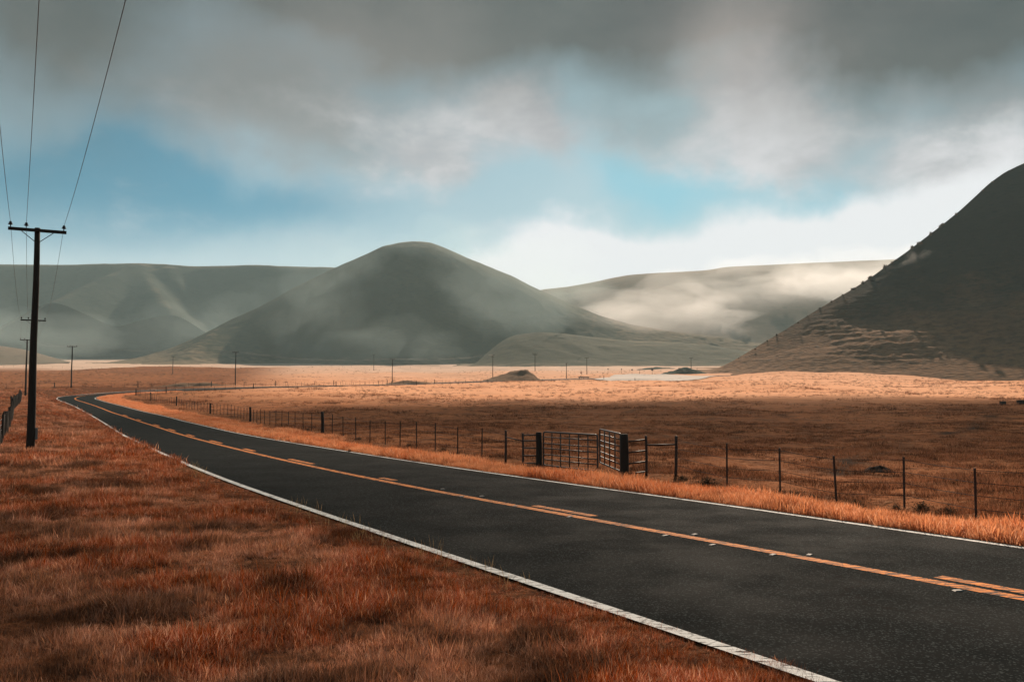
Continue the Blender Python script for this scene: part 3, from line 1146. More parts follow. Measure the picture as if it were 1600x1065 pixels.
# its continuation beside the far road
c_line = spline([so(188, 26.8), so(197, 31), so(206, 39), so(215, 52), so(226, 70), so(232, 90), so(236.5, 112), so(243, 140)], .5)
ck = along(c_line, 3.1)[1:]
make_fence('wire_fence', ck, ['t' if j % 9 == 4 else 's' for j in range(len(ck))], 'low fence beyond the road bend along the near side of the far road', strands=(.5, 1.0), scale=1.05, wire_r=.005)
# outer side of the bend
o_line = spline([np.array((-116., 172.)), np.array((-109., 190.)), np.array((-98.5, 206.)), np.array((-88, 221)), np.array((-74, 240)), np.array((-50, 267)), np.array((-20, 300))], .5)
ok_ = along(o_line, 3.4)
make_fence('wire_fence', ok_, ['t' if j % 6 == 3 else 's' for j in range(len(ok_))], 'low fence along the outside of the road bend, passing the pole at the bend', strands=(.5, 1.0), scale=1.05, wire_r=.005)
# left roadside fence of wooden posts
l_line = spline([np.array((-16.5, 27.)), np.array((-19.0, 32.5)), np.array((-26.7, 46.6)), np.array((-40.5, 72)), np.array((-51.5, 92)), np.array((-62, 112)), np.array((-73, 132))], .4)
lk = along(l_line, 2.3, .16)
make_fence('wooden_fence', lk, [random.choice('wtw') for _ in lk], 'fence of dark uneven wooden posts beside the tallest utility pole', strands=(.35, .6, .85, 1.1), scale=1.12, lean=.05, wire_r=.006)
# far cross fence
f_line = np.array([[-420, 668.], [-250, 660.], [-120, 650.], [-40, 640.]])
fk = along(f_line, 7.5)
make_fence('wire_fence', fk, ['f'] * len(fk), 'distant fence line crossing the valley between brown and pale pasture', strands=(1.0,), scale=1.1, wire_r=.02)
g_line = np.array([[-70., 262.], [-38, 290], [0, 322.], [25, 345]])
gk = along(g_line, 4.5)
make_fence('wire_fence', gk, ['f'] * len(gk), 'thin fence below the grassy mound along the near edge of the far road', strands=(.6, 1.0), scale=.85, wire_r=.006)

# gates: two heavy posts, brace panels, two mesh leaves
GPL, GPR = gp(842, 726), gp(976, 741)
for q, lab, r_, hh in ((GPL, 'thick dark wooden gate post left of the grid gates', .105, 1.23), (GPR, 'thickest dark wooden gate post, right of the swung gate leaf', .125, 1.32)):
    o = wood_post_mesh(hh, r_).build('gate_post', M_POST, None, True)
    o.location = (q[0], q[1], gz(*q))
    tag(o, lab, 'gate post', 'gate posts')


def brace(name, pa, pb, heights, label, post_at='b', ph=1.2):
    """a steel post with rails running to a gate post"""
    z = gz(*pa)
    root = empty(name, (pa[0], pa[1], z), 0, label, 'fence')
    d = pb - pa
    zb = gz(*pb) - z
    m = wood_post_mesh(ph, .038)
    m.build('post', M_STEEL, root, True)
    for h in heights:
        MB().tube([(0, 0, h), (d[0] * .97, d[1] * .97, zb + h)], .024, 8).build('rail', M_STEEL, root, True)
    return root


bl1, bl0 = gp(817, 723.5), gp(790, 719)
br1, br0 = gp(1010, 740), gp(1056, 742)
uR = (br1 - GPR) / np.linalg.norm(br1 - GPR)
brace('brace_panel', bl1, GPL - (GPL - bl1) / np.linalg.norm(GPL - bl1) * .1, (.16, .42, .68, .93, 1.13), 'narrow rail panel between a thin post and the left gate post')
brace('brace_panel', br1, GPR + uR * .12, (.12, .42, .75, 1.08), 'four-rail panel between the thickest gate post and a thin post on its right')
d_ = (bl0 - bl1)
z_ = gz(*bl1)
tag(MB().tube([(bl1[0], bl1[1], z_ + .93), (bl0[0], bl0[1], gz(*bl0) + .98)], .022, 8).build('fence_rail', M_STEEL, None, True), 'single horizontal pipe rail left of the narrow rail panel', 'rail', 'single pipe rails')
tag(MB().tube([(br1[0], br1[1], gz(*br1) + .92), (br0[0], br0[1], gz(*br0) + .92)], .024, 8).build('fence_rail', M_STEEL, None, True), 'single horizontal pipe rail right of the four-rail panel', 'rail', 'single pipe rails')


def gate_leaf(a, b, z0, h, nv, nh, label, drop=0.0):
    """grid leaf hinged at a, free end at b"""
    L_ = float(np.linalg.norm(b - a))
    rz = math.atan2(b[1] - a[1], b[0] - a[0])
    za = gz(*a)
    root = empty('metal_gate', (a[0], a[1], za), rz, label, 'gate', 'pair of grid gates')
    rc = .10
    fr = []
    cs = [(rc, 0), (L_ - rc, 0), (L_, rc), (L_, h - rc), (L_ - rc, h), (rc, h), (0, h - rc), (0, rc)]
    for (i, (x, z)) in enumerate(cs):
        fr.append((x, 0, z + z0 - drop * x / L_))
        if i % 2 == 1:
            x2, z2 = cs[(i + 1) % 8]
            cx, cz = (x2 if i in (1, 5) else x), (z if i in (1, 5) else z2)
            cx, cz = (max(x, x2) if max(x, x2) > L_ / 2 else min(x, x2)), (min(z, z2) if min(z, z2) < h / 2 else max(z, z2))
            fr.append((.6 * cx + .2 * (x + x2), 0, .6 * cz + .2 * (z + z2) + z0 - drop * x / L_))
    fr.append(fr[0])
    MB().tube(fr, .028, 8, False).build('frame', M_TUBE, root, True)
    for k_ in range(1, nv):
        x = L_ * k_ / nv
        MB().tube([(x, .0, z0 + .01 - drop * x / L_), (x, .0, z0 + h - .01 - drop * x / L_)], .021, 6).build('upright', M_TUBE, root, True)
    for k_ in range(1, nh):
        z = z0 + h * k_ / nh + (.015 if k_ % 2 else -.01)
        MB().tube([(.01, -.018, z), (L_ - .01, -.018, z - drop)], .020, 6).build('bar', M_TUBE, root, True)
    return root


gl_a = GPL + np.array([.16, -.01])
gl_b = gp(934, 735.5)
gate_leaf(gl_a, gl_b, .10, 1.13, 6, 6, 'wide closed leaf of the dark grid gate, beside the left gate post')
gr_a = GPR + np.array([-.1, .12])
gr_b = at_dist(936.5, 30.2)
gate_leaf(gr_a, gr_b, .20, 1.12, 4, 6, 'narrow-looking grid gate leaf swung inward from the thickest gate post', -.02)

# ------------------------------------------------------------------ small things in the valley
def sign(px_, yv, h, shape, size, mat, label):
    q = at_dist(px_, yv)
    root = empty('roadside_sign', (q[0], q[1], gz(*q)), R(3), label, 'sign', 'roadside signs by the gravel lot')
    MB().box((0, 0, h / 2), (.09, .09, h + .2), 0, .01).build('sign_post', M_STEEL, root)
    m = MB()
    z = h - size * .1
    if shape == 'round':
        ring = [(size / 2 * math.cos(a), size / 2 * math.sin(a)) for a in np.linspace(0, 2 * math.pi, 20, endpoint=False)]
    elif shape == 'diamond':
        ring = [(size / 2, 0), (0, size / 2), (-size / 2, 0), (0, -size / 2)]
    else:
        ring = [(-size / 2, -size * .35), (size / 2, -size * .35), (size / 2, size * .35), (-size / 2, size * .35)]
    n = len(ring)
    m.v += [Vector((x, -.08, z + y)) for x, y in ring] + [Vector((x, -.05, z + y)) for x, y in ring]
    m.f += [tuple(range(n)), tuple(reversed(range(n, 2 * n)))] + [((i + 1) % n, i, i + n, (i + 1) % n + n) for i in range(n)]
    m.build('sign_panel', mat, root)
    return root


sign(1019, 418, 2.7, 'round', 1.25, M_SIGNBACK, 'large round grey sign at the left end of the dark green mound')
sign(908, 372, 2.6, 'rect', .7, M_REDSIGN, 'small red sign left of the pale gravel lot')
sign(950, 418, 2.2, 'rect', .55, M_SIGNBACK, 'small dark sign at back of the gravel lot, nearest the red sign')
sign(971, 418, 2.1, 'diamond', .7, M_SIGNBACK, 'small dark diamond sign at the back of the gravel lot')
sign(987.5, 418, 1.9, 'rect', .8, M_SIGNBACK, 'small wide sign between the diamond sign and the thin marker post')
sign(999, 418, 2.1, 'rect', .28, M_SIGNBACK, 'thin marker post left of the large round grey sign')
q = at_dist(912, 366)
o = empty('guard_rail', (q[0], q[1], gz(*q)), 0, 'short grey guard rail below the small red sign', 'guard rail')
MB().box((0, 0, .75), (4.4, .10, .5), 0, .03).build('rail', M_GREYBOX, o)
for k_ in range(3):
    MB().box((-1.8 + 1.8 * k_, .14, .45), (.15, .15, 1.1), 0, .01).build('post', M_POST, o)
for px_, lab in ((943.5, 'dark marker post at the left front corner of the gravel lot'), (992, 'dark marker post at the middle front edge of the gravel lot')):
    q = at_dist(px_, 366)
    o = MB().box((0, 0, .7), (.22, .16, 1.6), 0, .03).box((0, 0, 1.52), (.26, .2, .06), 0, .02).build('marker_post', M_POST)
    o.location = (q[0], q[1], gz(*q))
    tag(o, lab, 'post', 'marker posts of the gravel lot')
# water troughs at the right
for px_, yv, sx, lab in ((1597, 133, 1.7, 'long dark water trough at the far right of the pasture'), (1565, 131, .6, 'small dark trough left of the long water trough')):
    q = at_dist(px_, yv)
    o = empty('water_trough', (q[0], q[1], gz(*q)), R(4), lab, 'trough', 'troughs in the right pasture')
    m = MB().box((0, -.3, .3), (sx, .05, .6), 0).box((0, .3, .3), (sx, .05, .6), 0).box((-sx / 2 + .027, 0, .3), (.05, .55, .58), 0).box((sx / 2 - .027, 0, .3), (.05, .55, .58), 0).box((0, 0, .1), (sx - .11, .55, .05), 0)
    m.build('tank', M_STEEL, o)
    MB().tube([(-sx / 2, -.34, .6), (sx / 2, -.34, .6)], .03, 6).build('rim', M_GREYBOX, o, True)
# centre-line markers
for px_, py_, lab in ((1265, 868, 'white marker beyond the yellow line, between dash ends'), (1208, 868, 'white marker on the near edge of the yellow line, right of road middle'), (1497, 924.5, 'white marker on the near edge beside the nearest double yellow stripe'),
                      (1086, 836, 'white marker just beyond yellow line, above a near-side one'), (1040, 838, 'white marker on the near edge of the yellow line, paired with one beyond it'), (1114, 852.5, 'faint grey marker below the yellow line between two white ones'),
                      (890, 808.5, 'white marker on the yellow line beside the middle double stripe'), (753, 776, 'white marker beyond yellow line, where only one stripe runs'), (806, 791.5, 'white marker at the start of the middle double yellow stripe'),
                      (722, 776.5, 'white marker on the yellow line left of the single-stripe stretch'), (692, 764.5, 'smallest white marker just beyond the yellow line')):
    q = gp(px_, py_)
    m = MB()
    b = [(-.06, -.035), (.06, -.035), (.06, .035), (-.06, .035)]
    m.v += [Vector((x, y, 0)) for x, y in b] + [Vector((x * .62, y * .85, .010)) for x, y in b]
    m.f += [(3, 2, 1, 0), (4, 5, 6, 7), (0, 1, 5, 4), (1, 2, 6, 5), (2, 3, 7, 6), (3, 0, 4, 7)]
    o = m.build('road_marker', M_MARK)
    o.location = (q[0], q[1], float(valley(q[1])) + .016)
    o.rotation_euler = (0, 0, R(31 + random.uniform(-25, 25)))
    tag(o, lab, 'road marker', 'markers along the centre line')

# ------------------------------------------------------------------ grass
def blades(n, spread, hmin, hmax, w, lean, curve, seed, flat=0.0, seg=3, heads=0.0):
    """one tuft of curved tapering blades as raw arrays"""
    r = np.random.default_rng(seed)
    V, Fc, tone = [], [], []
    for i in range(n):
        a = r.uniform(0, 2 * math.pi)
        rr = spread * math.sqrt(r.uniform())
        x0, y0 = rr * math.cos(a), rr * math.sin(a)
        h = r.uniform(hmin, hmax)
        az = r.uniform(0, 2 * math.pi) if r.uniform() < .6 else a
        le = abs(r.normal(0, lean))
        if r.uniform() < flat:
            le = r.uniform(1.1, 1.5)
        cu = curve * r.uniform(.2, 1.2)
        ww = w * r.uniform(.6, 1.3)
        fa = r.uniform(0, math.pi)
        sx, sy = math.cos(fa) * ww / 2, math.sin(fa) * ww / 2
        b = len(V)
        p = np.array([x0, y0, -.03])
        th = le
        tn = r.uniform()
        head = r.uniform() < heads
        for s in range(seg + 1):
            k_ = 1 - (s / seg) ** 1.6
            if head and s == seg - 1:
                k_ = 1.9
            if s == seg:
                V.append(tuple(p))
            else:
                V.append((p[0] - sx * k_, p[1] - sy * k_, p[2]))
                V.append((p[0] + sx * k_, p[1] + sy * k_, p[2]))
            tone += [tn] if s == seg else [tn, tn]
            st = h / seg
            p = p + np.array([math.sin(th) * math.cos(az), math.sin(th) * math.sin(az), max(math.cos(th), .02)]) * st
            th = min(th + cu / seg, 1.75)
        for s in range(seg - 1):
            Fc.append((b + 2 * s, b + 2 * s + 1, b + 2 * s + 3, b + 2 * s + 2))
        Fc.append((b + 2 * seg - 2, b + 2 * seg - 1, b + 2 * seg))
    return V, Fc, tone


def tuft_set(name, mat, specs):
    c = bpy.data.collections.new(name)
    for i, sp in enumerate(specs):
        V, Fc, tone = blades(*sp[:-1], **sp[-1])
        o = obj_from(name + '_tuft', V, Fc, [mat], None, False, link=False)
        a = o.data.attributes.new('tone', 'FLOAT', 'POINT')
        a.data.foreach_set('value', tone)
        c.objects.link(o)
    return c


def scatter(name, coll, x, y, scl, nvar, tilt=.12, zoff=0.0, extra={}):
    z = ground_z(x, y) - .02 + zoff
    n = len(x)
    me = bpy.data.meshes.new(name)
    me.vertices.add(n)
    me.vertices.foreach_set('co', np.stack([x, y, z], 1).astype(np.float32).ravel())
    rot = np.stack([rng.normal(0, tilt, n), rng.normal(0, tilt, n), rng.uniform(0, 2 * math.pi, n)], 1)
    a = me.attributes.new('rot', 'FLOAT_VECTOR', 'POINT')
    a.data.foreach_set('vector', rot.astype(np.float32).ravel())
    a = me.attributes.new('scl', 'FLOAT', 'POINT')
    a.data.foreach_set('value', np.asarray(scl, np.float32))
    for k_, v_ in extra.items():
        a = me.attributes.new(k_, 'FLOAT', 'POINT')
        a.data.foreach_set('value', np.asarray(v_, np.float32))
    a = me.attributes.new('idx', 'INT', 'POINT')
    a.data.foreach_set('value', rng.integers(0, nvar, n).astype(np.int32))
    o = bpy.data.objects.new(name, me)
    COL.objects.link(o)
    tag(o, kind='stuff')
    g = bpy.data.node_groups.new(name, 'GeometryNodeTree')
    g.interface.new_socket('Geometry', in_out='INPUT', socket_type='NodeSocketGeometry')
    g.interface.new_socket('Geometry', in_out='OUTPUT', socket_type='NodeSocketGeometry')
    gi, go = g.nodes.new('NodeGroupInput'), g.nodes.new('NodeGroupOutput')
    ip = g.nodes.new('GeometryNodeInstanceOnPoints')
    ci = g.nodes.new('GeometryNodeCollectionInfo')
    ci.inputs['Collection'].default_value = coll
    ci.inputs['Separate Children'].default_value = True
    ci.inputs['Reset Children'].default_value = True

    def na(nm, ty):
        nd = g.nodes.new('GeometryNodeInputNamedAttribute')
        nd.data_type = ty
        nd.inputs['Name'].default_value = nm
        return nd.outputs['Attribute']
    g.links.new(gi.outputs[0], ip.inputs['Points'])
    g.links.new(ci.outputs[0], ip.inputs['Instance'])
    ip.inputs['Pick Instance'].default_value = True
    g.links.new(na('idx', 'INT'), ip.inputs['Instance Index'])
    g.links.new(na('rot', 'FLOAT_VECTOR'), ip.inputs['Rotation'])
    g.links.new(na('scl', 'FLOAT'), ip.inputs['Scale'])
    g.links.new(ip.outputs[0], go.inputs[0])
    md = o.modifiers.new('tufts', 'NODES')
    md.node_group = g
    return o


def sample_y(n, y0, y1, p):
    """depths with density ~ y**p per unit depth"""
    u = rng.random(n)
    if abs(p + 1) < 1e-6:
        return y0 * (y1 / y0) ** u
    return (y0 ** (p + 1) + u * (y1 ** (p + 1) - y0 ** (p + 1))) ** (1 / (p + 1))


M_G_LEFT = mat_grass('roadside_grass_rust', [(0.46, 0.082, 0.010), (0.74, 0.32, 0.18), (0.84, 0.44, 0.25)], (0.045, 0.021, 0.012), 1.1, .4, .47, .66, True)
M_G_RIGHT = mat_grass('roadside_grass_orange', [(0.68, 0.21, 0.075), (0.74, 0.31, 0.14), (0.88, 0.50, 0.31)], (0.26, 0.075, 0.028), 1.0, .5, .50, .74)
M_G_PAST = mat_grass('pasture_grass', [(0.27, 0.105, 0.050), (0.38, 0.165, 0.085), (0.52, 0.25, 0.135)], (0.055, 0.026, 0.015), .45, .18, .44, .60)
M_G_WEED = mat_grass('dark_weeds', [(0.06, 0.042, 0.028), (0.09, 0.055, 0.032), (0.16, 0.09, 0.05)], (0.03, 0.024, 0.018), .5, .25)

C_LEFT = tuft_set('rust_grass', M_G_LEFT, [
    (34, .13, .07, .22, .0075, .45, .9, 1, dict(flat=.2)), (34, .15, .06, .18, .0085, .6, 1.0, 2, dict(flat=.45)), (30, .11, .10, .27, .0065, .3, .7, 3, dict(heads=.25)),
    (34, .17, .08, .24, .0085, .9, .9, 4, dict(flat=.7)), (36, .14, .05, .15, .0085, .6, .8, 5, dict(flat=.4)), (30, .14, .09, .24, .0065, .45, 1.1, 6, dict(heads=.2)),
    (16, .20, .14, .34, .0100, 1.2, .5, 7, dict(flat=.9)), (26, .10, .05, .13, .0090, .7, .7, 8, dict(flat=.5))])
C_LEFT_FAR = tuft_set('rust_grass_far', M_G_LEFT, [
    (44, .42, .14, .34, .018, .4, 1.0, 11, dict(flat=.15, seg=2)), (44, .45, .10, .28, .018, .6, 1.1, 12, dict(flat=.35, seg=2)), (40, .4, .18, .40, .017, .3, .8, 13, dict(seg=2))])
C_RIGHT = tuft_set('orange_grass', M_G_RIGHT, [
    (50, .24, .14, .36, .0085, .25, .8, 21, dict(heads=.3)), (50, .26, .12, .32, .0085, .35, 1.0, 22, dict(heads=.2)), (44, .24, .18, .42, .008, .2, .7, 23, dict(heads=.4)), (50, .26, .1, .26, .0085, .5, 1.2, 24, dict(flat=.2))])
C_RIGHT_FAR = tuft_set('orange_grass_far', M_G_RIGHT, [
    (44, .45, .14, .38, .022, .3, .8, 31, dict(seg=2)), (44, .5, .12, .32, .022, .4, 1.0, 32, dict(seg=2))])
C_PAST = tuft_set('pasture_grass', M_G_PAST, [
    (46, .30, .05, .15, .012, .6, 1.2, 41, dict(flat=.4, seg=2)), (46, .34, .04, .12, .012, .8, 1.2, 42, dict(flat=.5, seg=2)), (40, .26, .07, .20, .011, .5, 1.1, 43, dict(flat=.2, seg=2)), (46, .36, .04, .10, .013, .9, 1.0, 44, dict(flat=.6, seg=2))])
C_PAST_FAR = tuft_set('pasture_grass_far', M_G_PAST, [
    (50, .9, .08, .22, .035, .6, 1.1, 51, dict(flat=.3, seg=2)), (50, 1.0, .06, .18, .035, .8, 1.1, 52, dict(flat=.5, seg=2)), (46, .8, .10, .28, .032, .5, 1.0, 53, dict(seg=2))])
C_WEED = tuft_set('dark_weed', M_G_WEED, [
    (60, .30, .10, .34, .012, .7, .7, 61, dict(seg=2)), (60, .36, .08, .28, .012, .9, .6, 62, dict(seg=2)), (50, .26, .12, .42, .010, .5, .6, 63, dict(seg=2))])

# left verge, near and far
def zones_of(x, y, o):
    """rust grass by the road, matted straw patches further in, dull brown with painted-in shade beyond"""
    big = fbm(x / 3.2, y / 2.2, 3, 4)
    fine = fbm(x / .9, y / .7, 6, 3)
    straw = np.clip(sstep(1.0, 3.0, o + 2.6 * big) * sstep(-.2, .2, big + .7 * fine + .10) + rng.normal(0, .12, len(x)), 0, 1)
    dim = np.clip(sstep(4.0, 7.5, o + 3.5 * big - .04 * np.maximum(y - 12, 0)) * .85 + sstep(.08, .34, fbm(x / 1.3, y / .9, 1, 3) + .35 * fine) * 1.0 + rng.normal(0, .1, len(x)), 0, 1)  # first term darkens tufts away from the road, imitating dimmer light
    return straw, dim


n = 265000
y = sample_y(n, 3.4, 34, -.45)
x = rng.uniform(-.80, .5, n) * y - rng.random(n) * 1.0
ol_, or_ = road_off(x, y)
lim = .30 * fbm(x / 1.6, y / 1.6, 3, 3)
keep = (ol_ > .02 + np.maximum(lim, -.14)) & (ol_ < 60)
x, y, ol_ = x[keep], y[keep], ol_[keep]
n = len(x)
straw, dim = zones_of(x, y, ol_)
hh = np.clip(.68 + .65 * fbm(x / .7, y / .7, 2, 3) + .15 * dim - .22 * straw, .22, 1.1) * rng.uniform(.65, 1.25, n) * (.36 + .64 * sstep(.1, 1.3, ol_ + .35 * fbm(x / .8, y / .8, 4, 2)))
scatter('roadside_grass', C_LEFT, x, y, hh, 8, .2, 0, dict(straw=straw, dim=dim))
n = 60000
y = sample_y(n, 30, 190, -.3)
x = rng.uniform(-.64, -.2, n) * y
ol_, or_ = road_off(x, y)
keep = (ol_ > .2) & (ol_ < 14)
x, y, ol_ = x[keep], y[keep], ol_[keep]
n = len(x)
straw, dim = zones_of(x, y, ol_)
scatter('roadside_grass', C_LEFT_FAR, x, y, np.clip(.65 + .9 * fbm(x / 2, y / 2, 2, 3), .3, 1.2) * rng.uniform(.65, 1.25, n), 3, .12, 0, dict(straw=straw, dim=dim))

# tall seed stalks leaning over the edge of the road
M_STALK = mat_grass('seed_stalks', [(0.30, 0.20, 0.085), (0.40, 0.25, 0.11), (0.55, 0.36, 0.18)], (0.10, 0.07, 0.035), 1.0, .35)
C_STALK = tuft_set('seed_stalk', M_STALK, [(7, .16, .28, .52, .0045, .22, .5, 71, dict(heads=.8)), (5, .12, .32, .6, .0045, .18, .6, 72, dict(heads=.9)), (8, .2, .2, .45, .0045, .3, .7, 73, dict(heads=.6))])
n = 520
sv = rng.uniform(9, 30, n)
x, y = (DV[:, None] * sv + NV[:, None] * rng.uniform(4, 7, n))
ol_, or_ = road_off(x, y)
keep = (ol_ > .0) & (ol_ < .7) & (fbm(sv / 3, sv * 0, 2, 2) > -.12 + .35 * (sv < 9))
scatter('seed_stalks', C_STALK, x[keep], y[keep], rng.uniform(.35, .75, n)[keep], 3, .1)

# right verge
n = 60000
sv = sample_y(n, 8, 60, -.6) - 8
x, y = (DV[:, None] * sv + NV[:, None] * rng.uniform(12, 24, n))
ol_, or_ = road_off(x, y)
keep = (or_ > .30 + .25 * fbm(x / 1.1, y / 1.1, 4, 2)) & (or_ < 2.75 + .8 * fbm(x / 2, y / 2, 5, 2))
scatter('verge_grass', C_RIGHT, x[keep], y[keep], (np.clip(.8 + .6 * fbm(x / 1.5, y / 1.5, 2, 3), .4, 1.2) * rng.uniform(.75, 1.25, n) * sstep(3.2, 1.8, or_))[keep], 4, .08)
n = 60000
sv = sample_y(n, 46, 215, -.4)
x, y = (DV[:, None] * sv + NV[:, None] * rng.uniform(12, 40, n))
ol_, or_ = road_off(x, y)
keep = (or_ > .45) & (or_ < 4.0 + .8 * fbm(x / 4, y / 4, 5, 2))
scatter('verge_grass', C_RIGHT_FAR, x[keep], y[keep], (np.clip(.75 + .5 * fbm(x / 3, y / 3, 2, 3), .4, 1.1) * rng.uniform(.75, 1.25, n))[keep], 2, .08)

# grazed pasture
n = 80000
y = sample_y(n, 8, 75, -.25)
x = rng.uniform(-.45, 1.05, n) * y
ol_, or_ = road_off(x, y)
dt_, _ = nearest(TRAIL[::4], x, y)
keep = (or_ > 2.9) & (dt_ > .12 + .003 * y)
scatter('pasture_grass', C_PAST, x[keep], y[keep], (np.clip(.9 + 1.1 * fbm(x / 2.2, y / 2.2, 1, 3), .35, 1.6) * rng.uniform(.7, 1.3, n))[keep], 4)
n = 78000
y = sample_y(n, 60, 420, -.2)
x = rng.uniform(-.80, .85, n) * y
ol_, or_ = road_off(x, y)
keep = ((or_ > 4.5) | (ol_ > 8)) & (fbm(x / 12, y / 12, 3, 3) + rng.normal(0, .25, n) > -.05 + (y > 150) * .42)
scatter('pasture_grass', C_PAST_FAR, x[keep], y[keep], (np.clip(.8 + 1.1 * fbm(x / 6, y / 6, 1, 3), .3, 1.6) * rng.uniform(.6, 1.3, n) * np.clip(y / 110, .7, 1.5))[keep], 3)
# scattered dark weeds
n = 12000
y = sample_y(n, 20, 620, -.35)
x = rng.uniform(-.62, .64, n) * y
ol_, or_ = road_off(x, y)
keep = ((or_ > 4.2) | (ol_ > 9)) & (fbm(x / 25, y / 25, 6, 3) > -.1)
scatter('field_weeds', C_WEED, x[keep], y[keep], (rng.uniform(.3, .9, n) * np.clip(y / 90, .5, 2.6))[keep], 3)

# ------------------------------------------------------------------ shrubs
def shrub_mesh(name, n, r, h, w, seed):
    g = np.random.default_rng(seed)
    V, Fc = [], []
    for i in range(n):
        a = g.uniform(0, 2 * math.pi)
        el = g.uniform(.15, 1.5)
        rr = g.uniform(.35, 1.0)
        lump = .75 + .35 * math.sin(a * 3 + seed) * math.cos(el * 4)
        c = np.array([math.cos(a) * math.cos(el) * r * rr, math.sin(a) * math.cos(el) * r * rr, math.sin(el) * h * rr]) * lump
        ax = g.normal(size=3)
        ax /= np.linalg.norm(ax)
        bx = np.cross(ax, g.normal(size=3))
        bx /= np.linalg.norm(bx)
        s = w * g.uniform(.5, 1.4)
        b = len(V)
        V += [tuple(c - ax * s * 1.6), tuple(c + bx * s * .6), tuple(c + ax * s * 1.6), tuple(c - bx * s * .6)]
        Fc.append((b, b + 1, b + 2, b + 3))
    o = obj_from(name, V, Fc, [M_SHRUB], None, False, link=False)
    stem_n = 7
    return o.data


M_SHRUB = mat_grass('shrub_leaves', [(0.065, 0.048, 0.032), (0.10, 0.065, 0.04), (0.17, 0.10, 0.06)], (0.035, 0.028, 0.02), 1.5, .25)
def tone_attr(me, per=4):
    a = me.attributes.new('tone', 'FLOAT', 'POINT')
    v = np.repeat(rng.random(len(me.vertices) // per + 1), per)[:len(me.vertices)]
    a.data.foreach_set('value', v.astype(np.float32))


SHR = [shrub_mesh('dry_shrub', 420, .42, .42, .022, 3), shrub_mesh('dry_shrub', 420, .5, .34, .022, 5), shrub_mesh('dry_shrub', 380, .34, .36, .02, 8)]
TREES = [shrub_mesh('ridge_bush', 260, 1.0, 1.3, .16, 13), shrub_mesh('ridge_bush', 260, 1.2, 1.0, .16, 15), shrub_mesh('ridge_bush', 220, .8, 1.5, .15, 18)]
for me in SHR + TREES:
    tone_attr(me)
M_TWIG = mat_plain('dry_twig', (0.04, 0.028, 0.02), .9)
STEM = MB().tube([(0, 0, -.1), (.02, .01, .15), (.08, .03, .3)], [.014, .01, .005], 5).tube([(0, 0, 0), (-.05, .04, .2), (-.12, .05, .3)], [.01, .008, .004], 5).build('stem', M_TWIG)
STEM_ME = STEM.data
bpy.data.objects.remove(STEM)
for i, (px_, py_, sc, lab) in enumerate([
        (1545, 808, .75, 'low dark shrub at the fence, right of the rightmost thin post'),
        (1478, 795, 1.0, 'dark weed clump between the two rightmost fence posts'),
        (1440, 790, 1.0, 'dark weed clump just right of the second fence post from the right edge'),
        (1400, 789, .85, 'dark weed clump at the foot of the second fence post from right'),
        (1338, 781, .9, 'dark shrub just right of the third fence post from right'),
        (1268, 774, .9, 'dark weed clump left of the third fence post from right'),
        (1240, 771, 1.0, 'dark weed clump right of the fourth fence post from right'),
        (1217, 767, .9, 'dark shrub at the foot of the fourth fence post from right'),
        (1145, 760, .9, 'dark shrub at the foot of the fifth fence post from right'),
        (1105, 753, 1.1, 'wide dark weed clump between the pipe rail end post and next post'),
        (1066, 747, .9, 'dark shrub beside the end post of the right pipe rail'),
        (693, 703, 1.0, 'round dry shrub under the wire fence left of the gates'),
        (640, 697, 1.1, 'wide dry shrub under the fence, left of the round dry shrub'),
        (560, 686, 1.0, 'dark shrub at the fence near the middle of the long wire fence'),
        (480, 673, 1.2, 'dark shrub under the long wire fence, farther toward the bend'),
        (546, 706, .6, 'small dark tuft on the right road edge facing the fence')]):
    q = gp(px_, py_)
    o = bpy.data.objects.new('dry_shrub', SHR[i % 3])
    COL.objects.link(o)
    o.location = (q[0], q[1], gz(*q) - .03)
    o.rotation_euler = (0, 0, random.uniform(0, 6))
    o.scale = (sc * random.uniform(.8, 1.2), sc * .8, sc * random.uniform(.5, .75))
    tag(o, lab, 'shrub', 'dry shrubs along the right fence')
    st = bpy.data.objects.new('stem', STEM_ME)
    COL.objects.link(st)
    st.parent = o
u_, xc_, yc_, zc_ = CREST
for i, px_ in enumerate([1153, 1176, 1198, 1212, 1236, 1243, 1262, 1281, 1296, 1316, 1330, 1343, 1356, 1361, 1381, 1391, 1398, 1408, 1424, 1431, 1449, 1468, 1472, 1491, 1533, 1548]):
    j = int(np.argmin(np.abs(u_ - px_)))
    o = bpy.data.objects.new('ridge_bush', TREES[i % 3])
    COL.objects.link(o)
    dy = random.uniform(0, 5)
    o.location = (xc_[j], yc_[j] - dy, zc_[j] - .35 - dy * .05)
    s_ = random.choice([.9, 1.1, 1.4, 1.7, 2.1]) * (.38 if px_ < 1275 else .9)
    o.scale = (s_ * random.uniform(.9, 1.3), s_, s_ * random.uniform(.8, 1.2))
    o.rotation_euler = (0, 0, random.uniform(0, 6))
    tag(o, 'small dark bush on the skyline ridge of the steep right hill', 'bush', 'bushes along the ridge of the steep hill')
# dark mound of dung and earth in the right pasture
q = gp(1372, 731)
U, V_ = np.meshgrid(np.linspace(0, 2 * math.pi, 40), np.linspace(0, 1, 10))
rr = (1 - V_) * (1 + .25 * fbm(np.cos(U) * 2 + 5, np.sin(U) * 2 + 5, 3, 3))
xx, yy = q[0] + .55 * rr * np.cos(U), q[1] + .5 * rr * np.sin(U)
zz = gz(*q) - .03 + .17 * np.sin(V_ * math.pi / 2) * (1 + .4 * fbm(xx * 6, yy * 6, 2, 3))
tag(grid_mesh('earth_heap', xx, yy, zz, mat_plain('dark_earth', (0.016, 0.010, 0.008), .95, .4, 9, .01)), 'low dark earth heap in the pasture behind the right fence', 'earth heap')

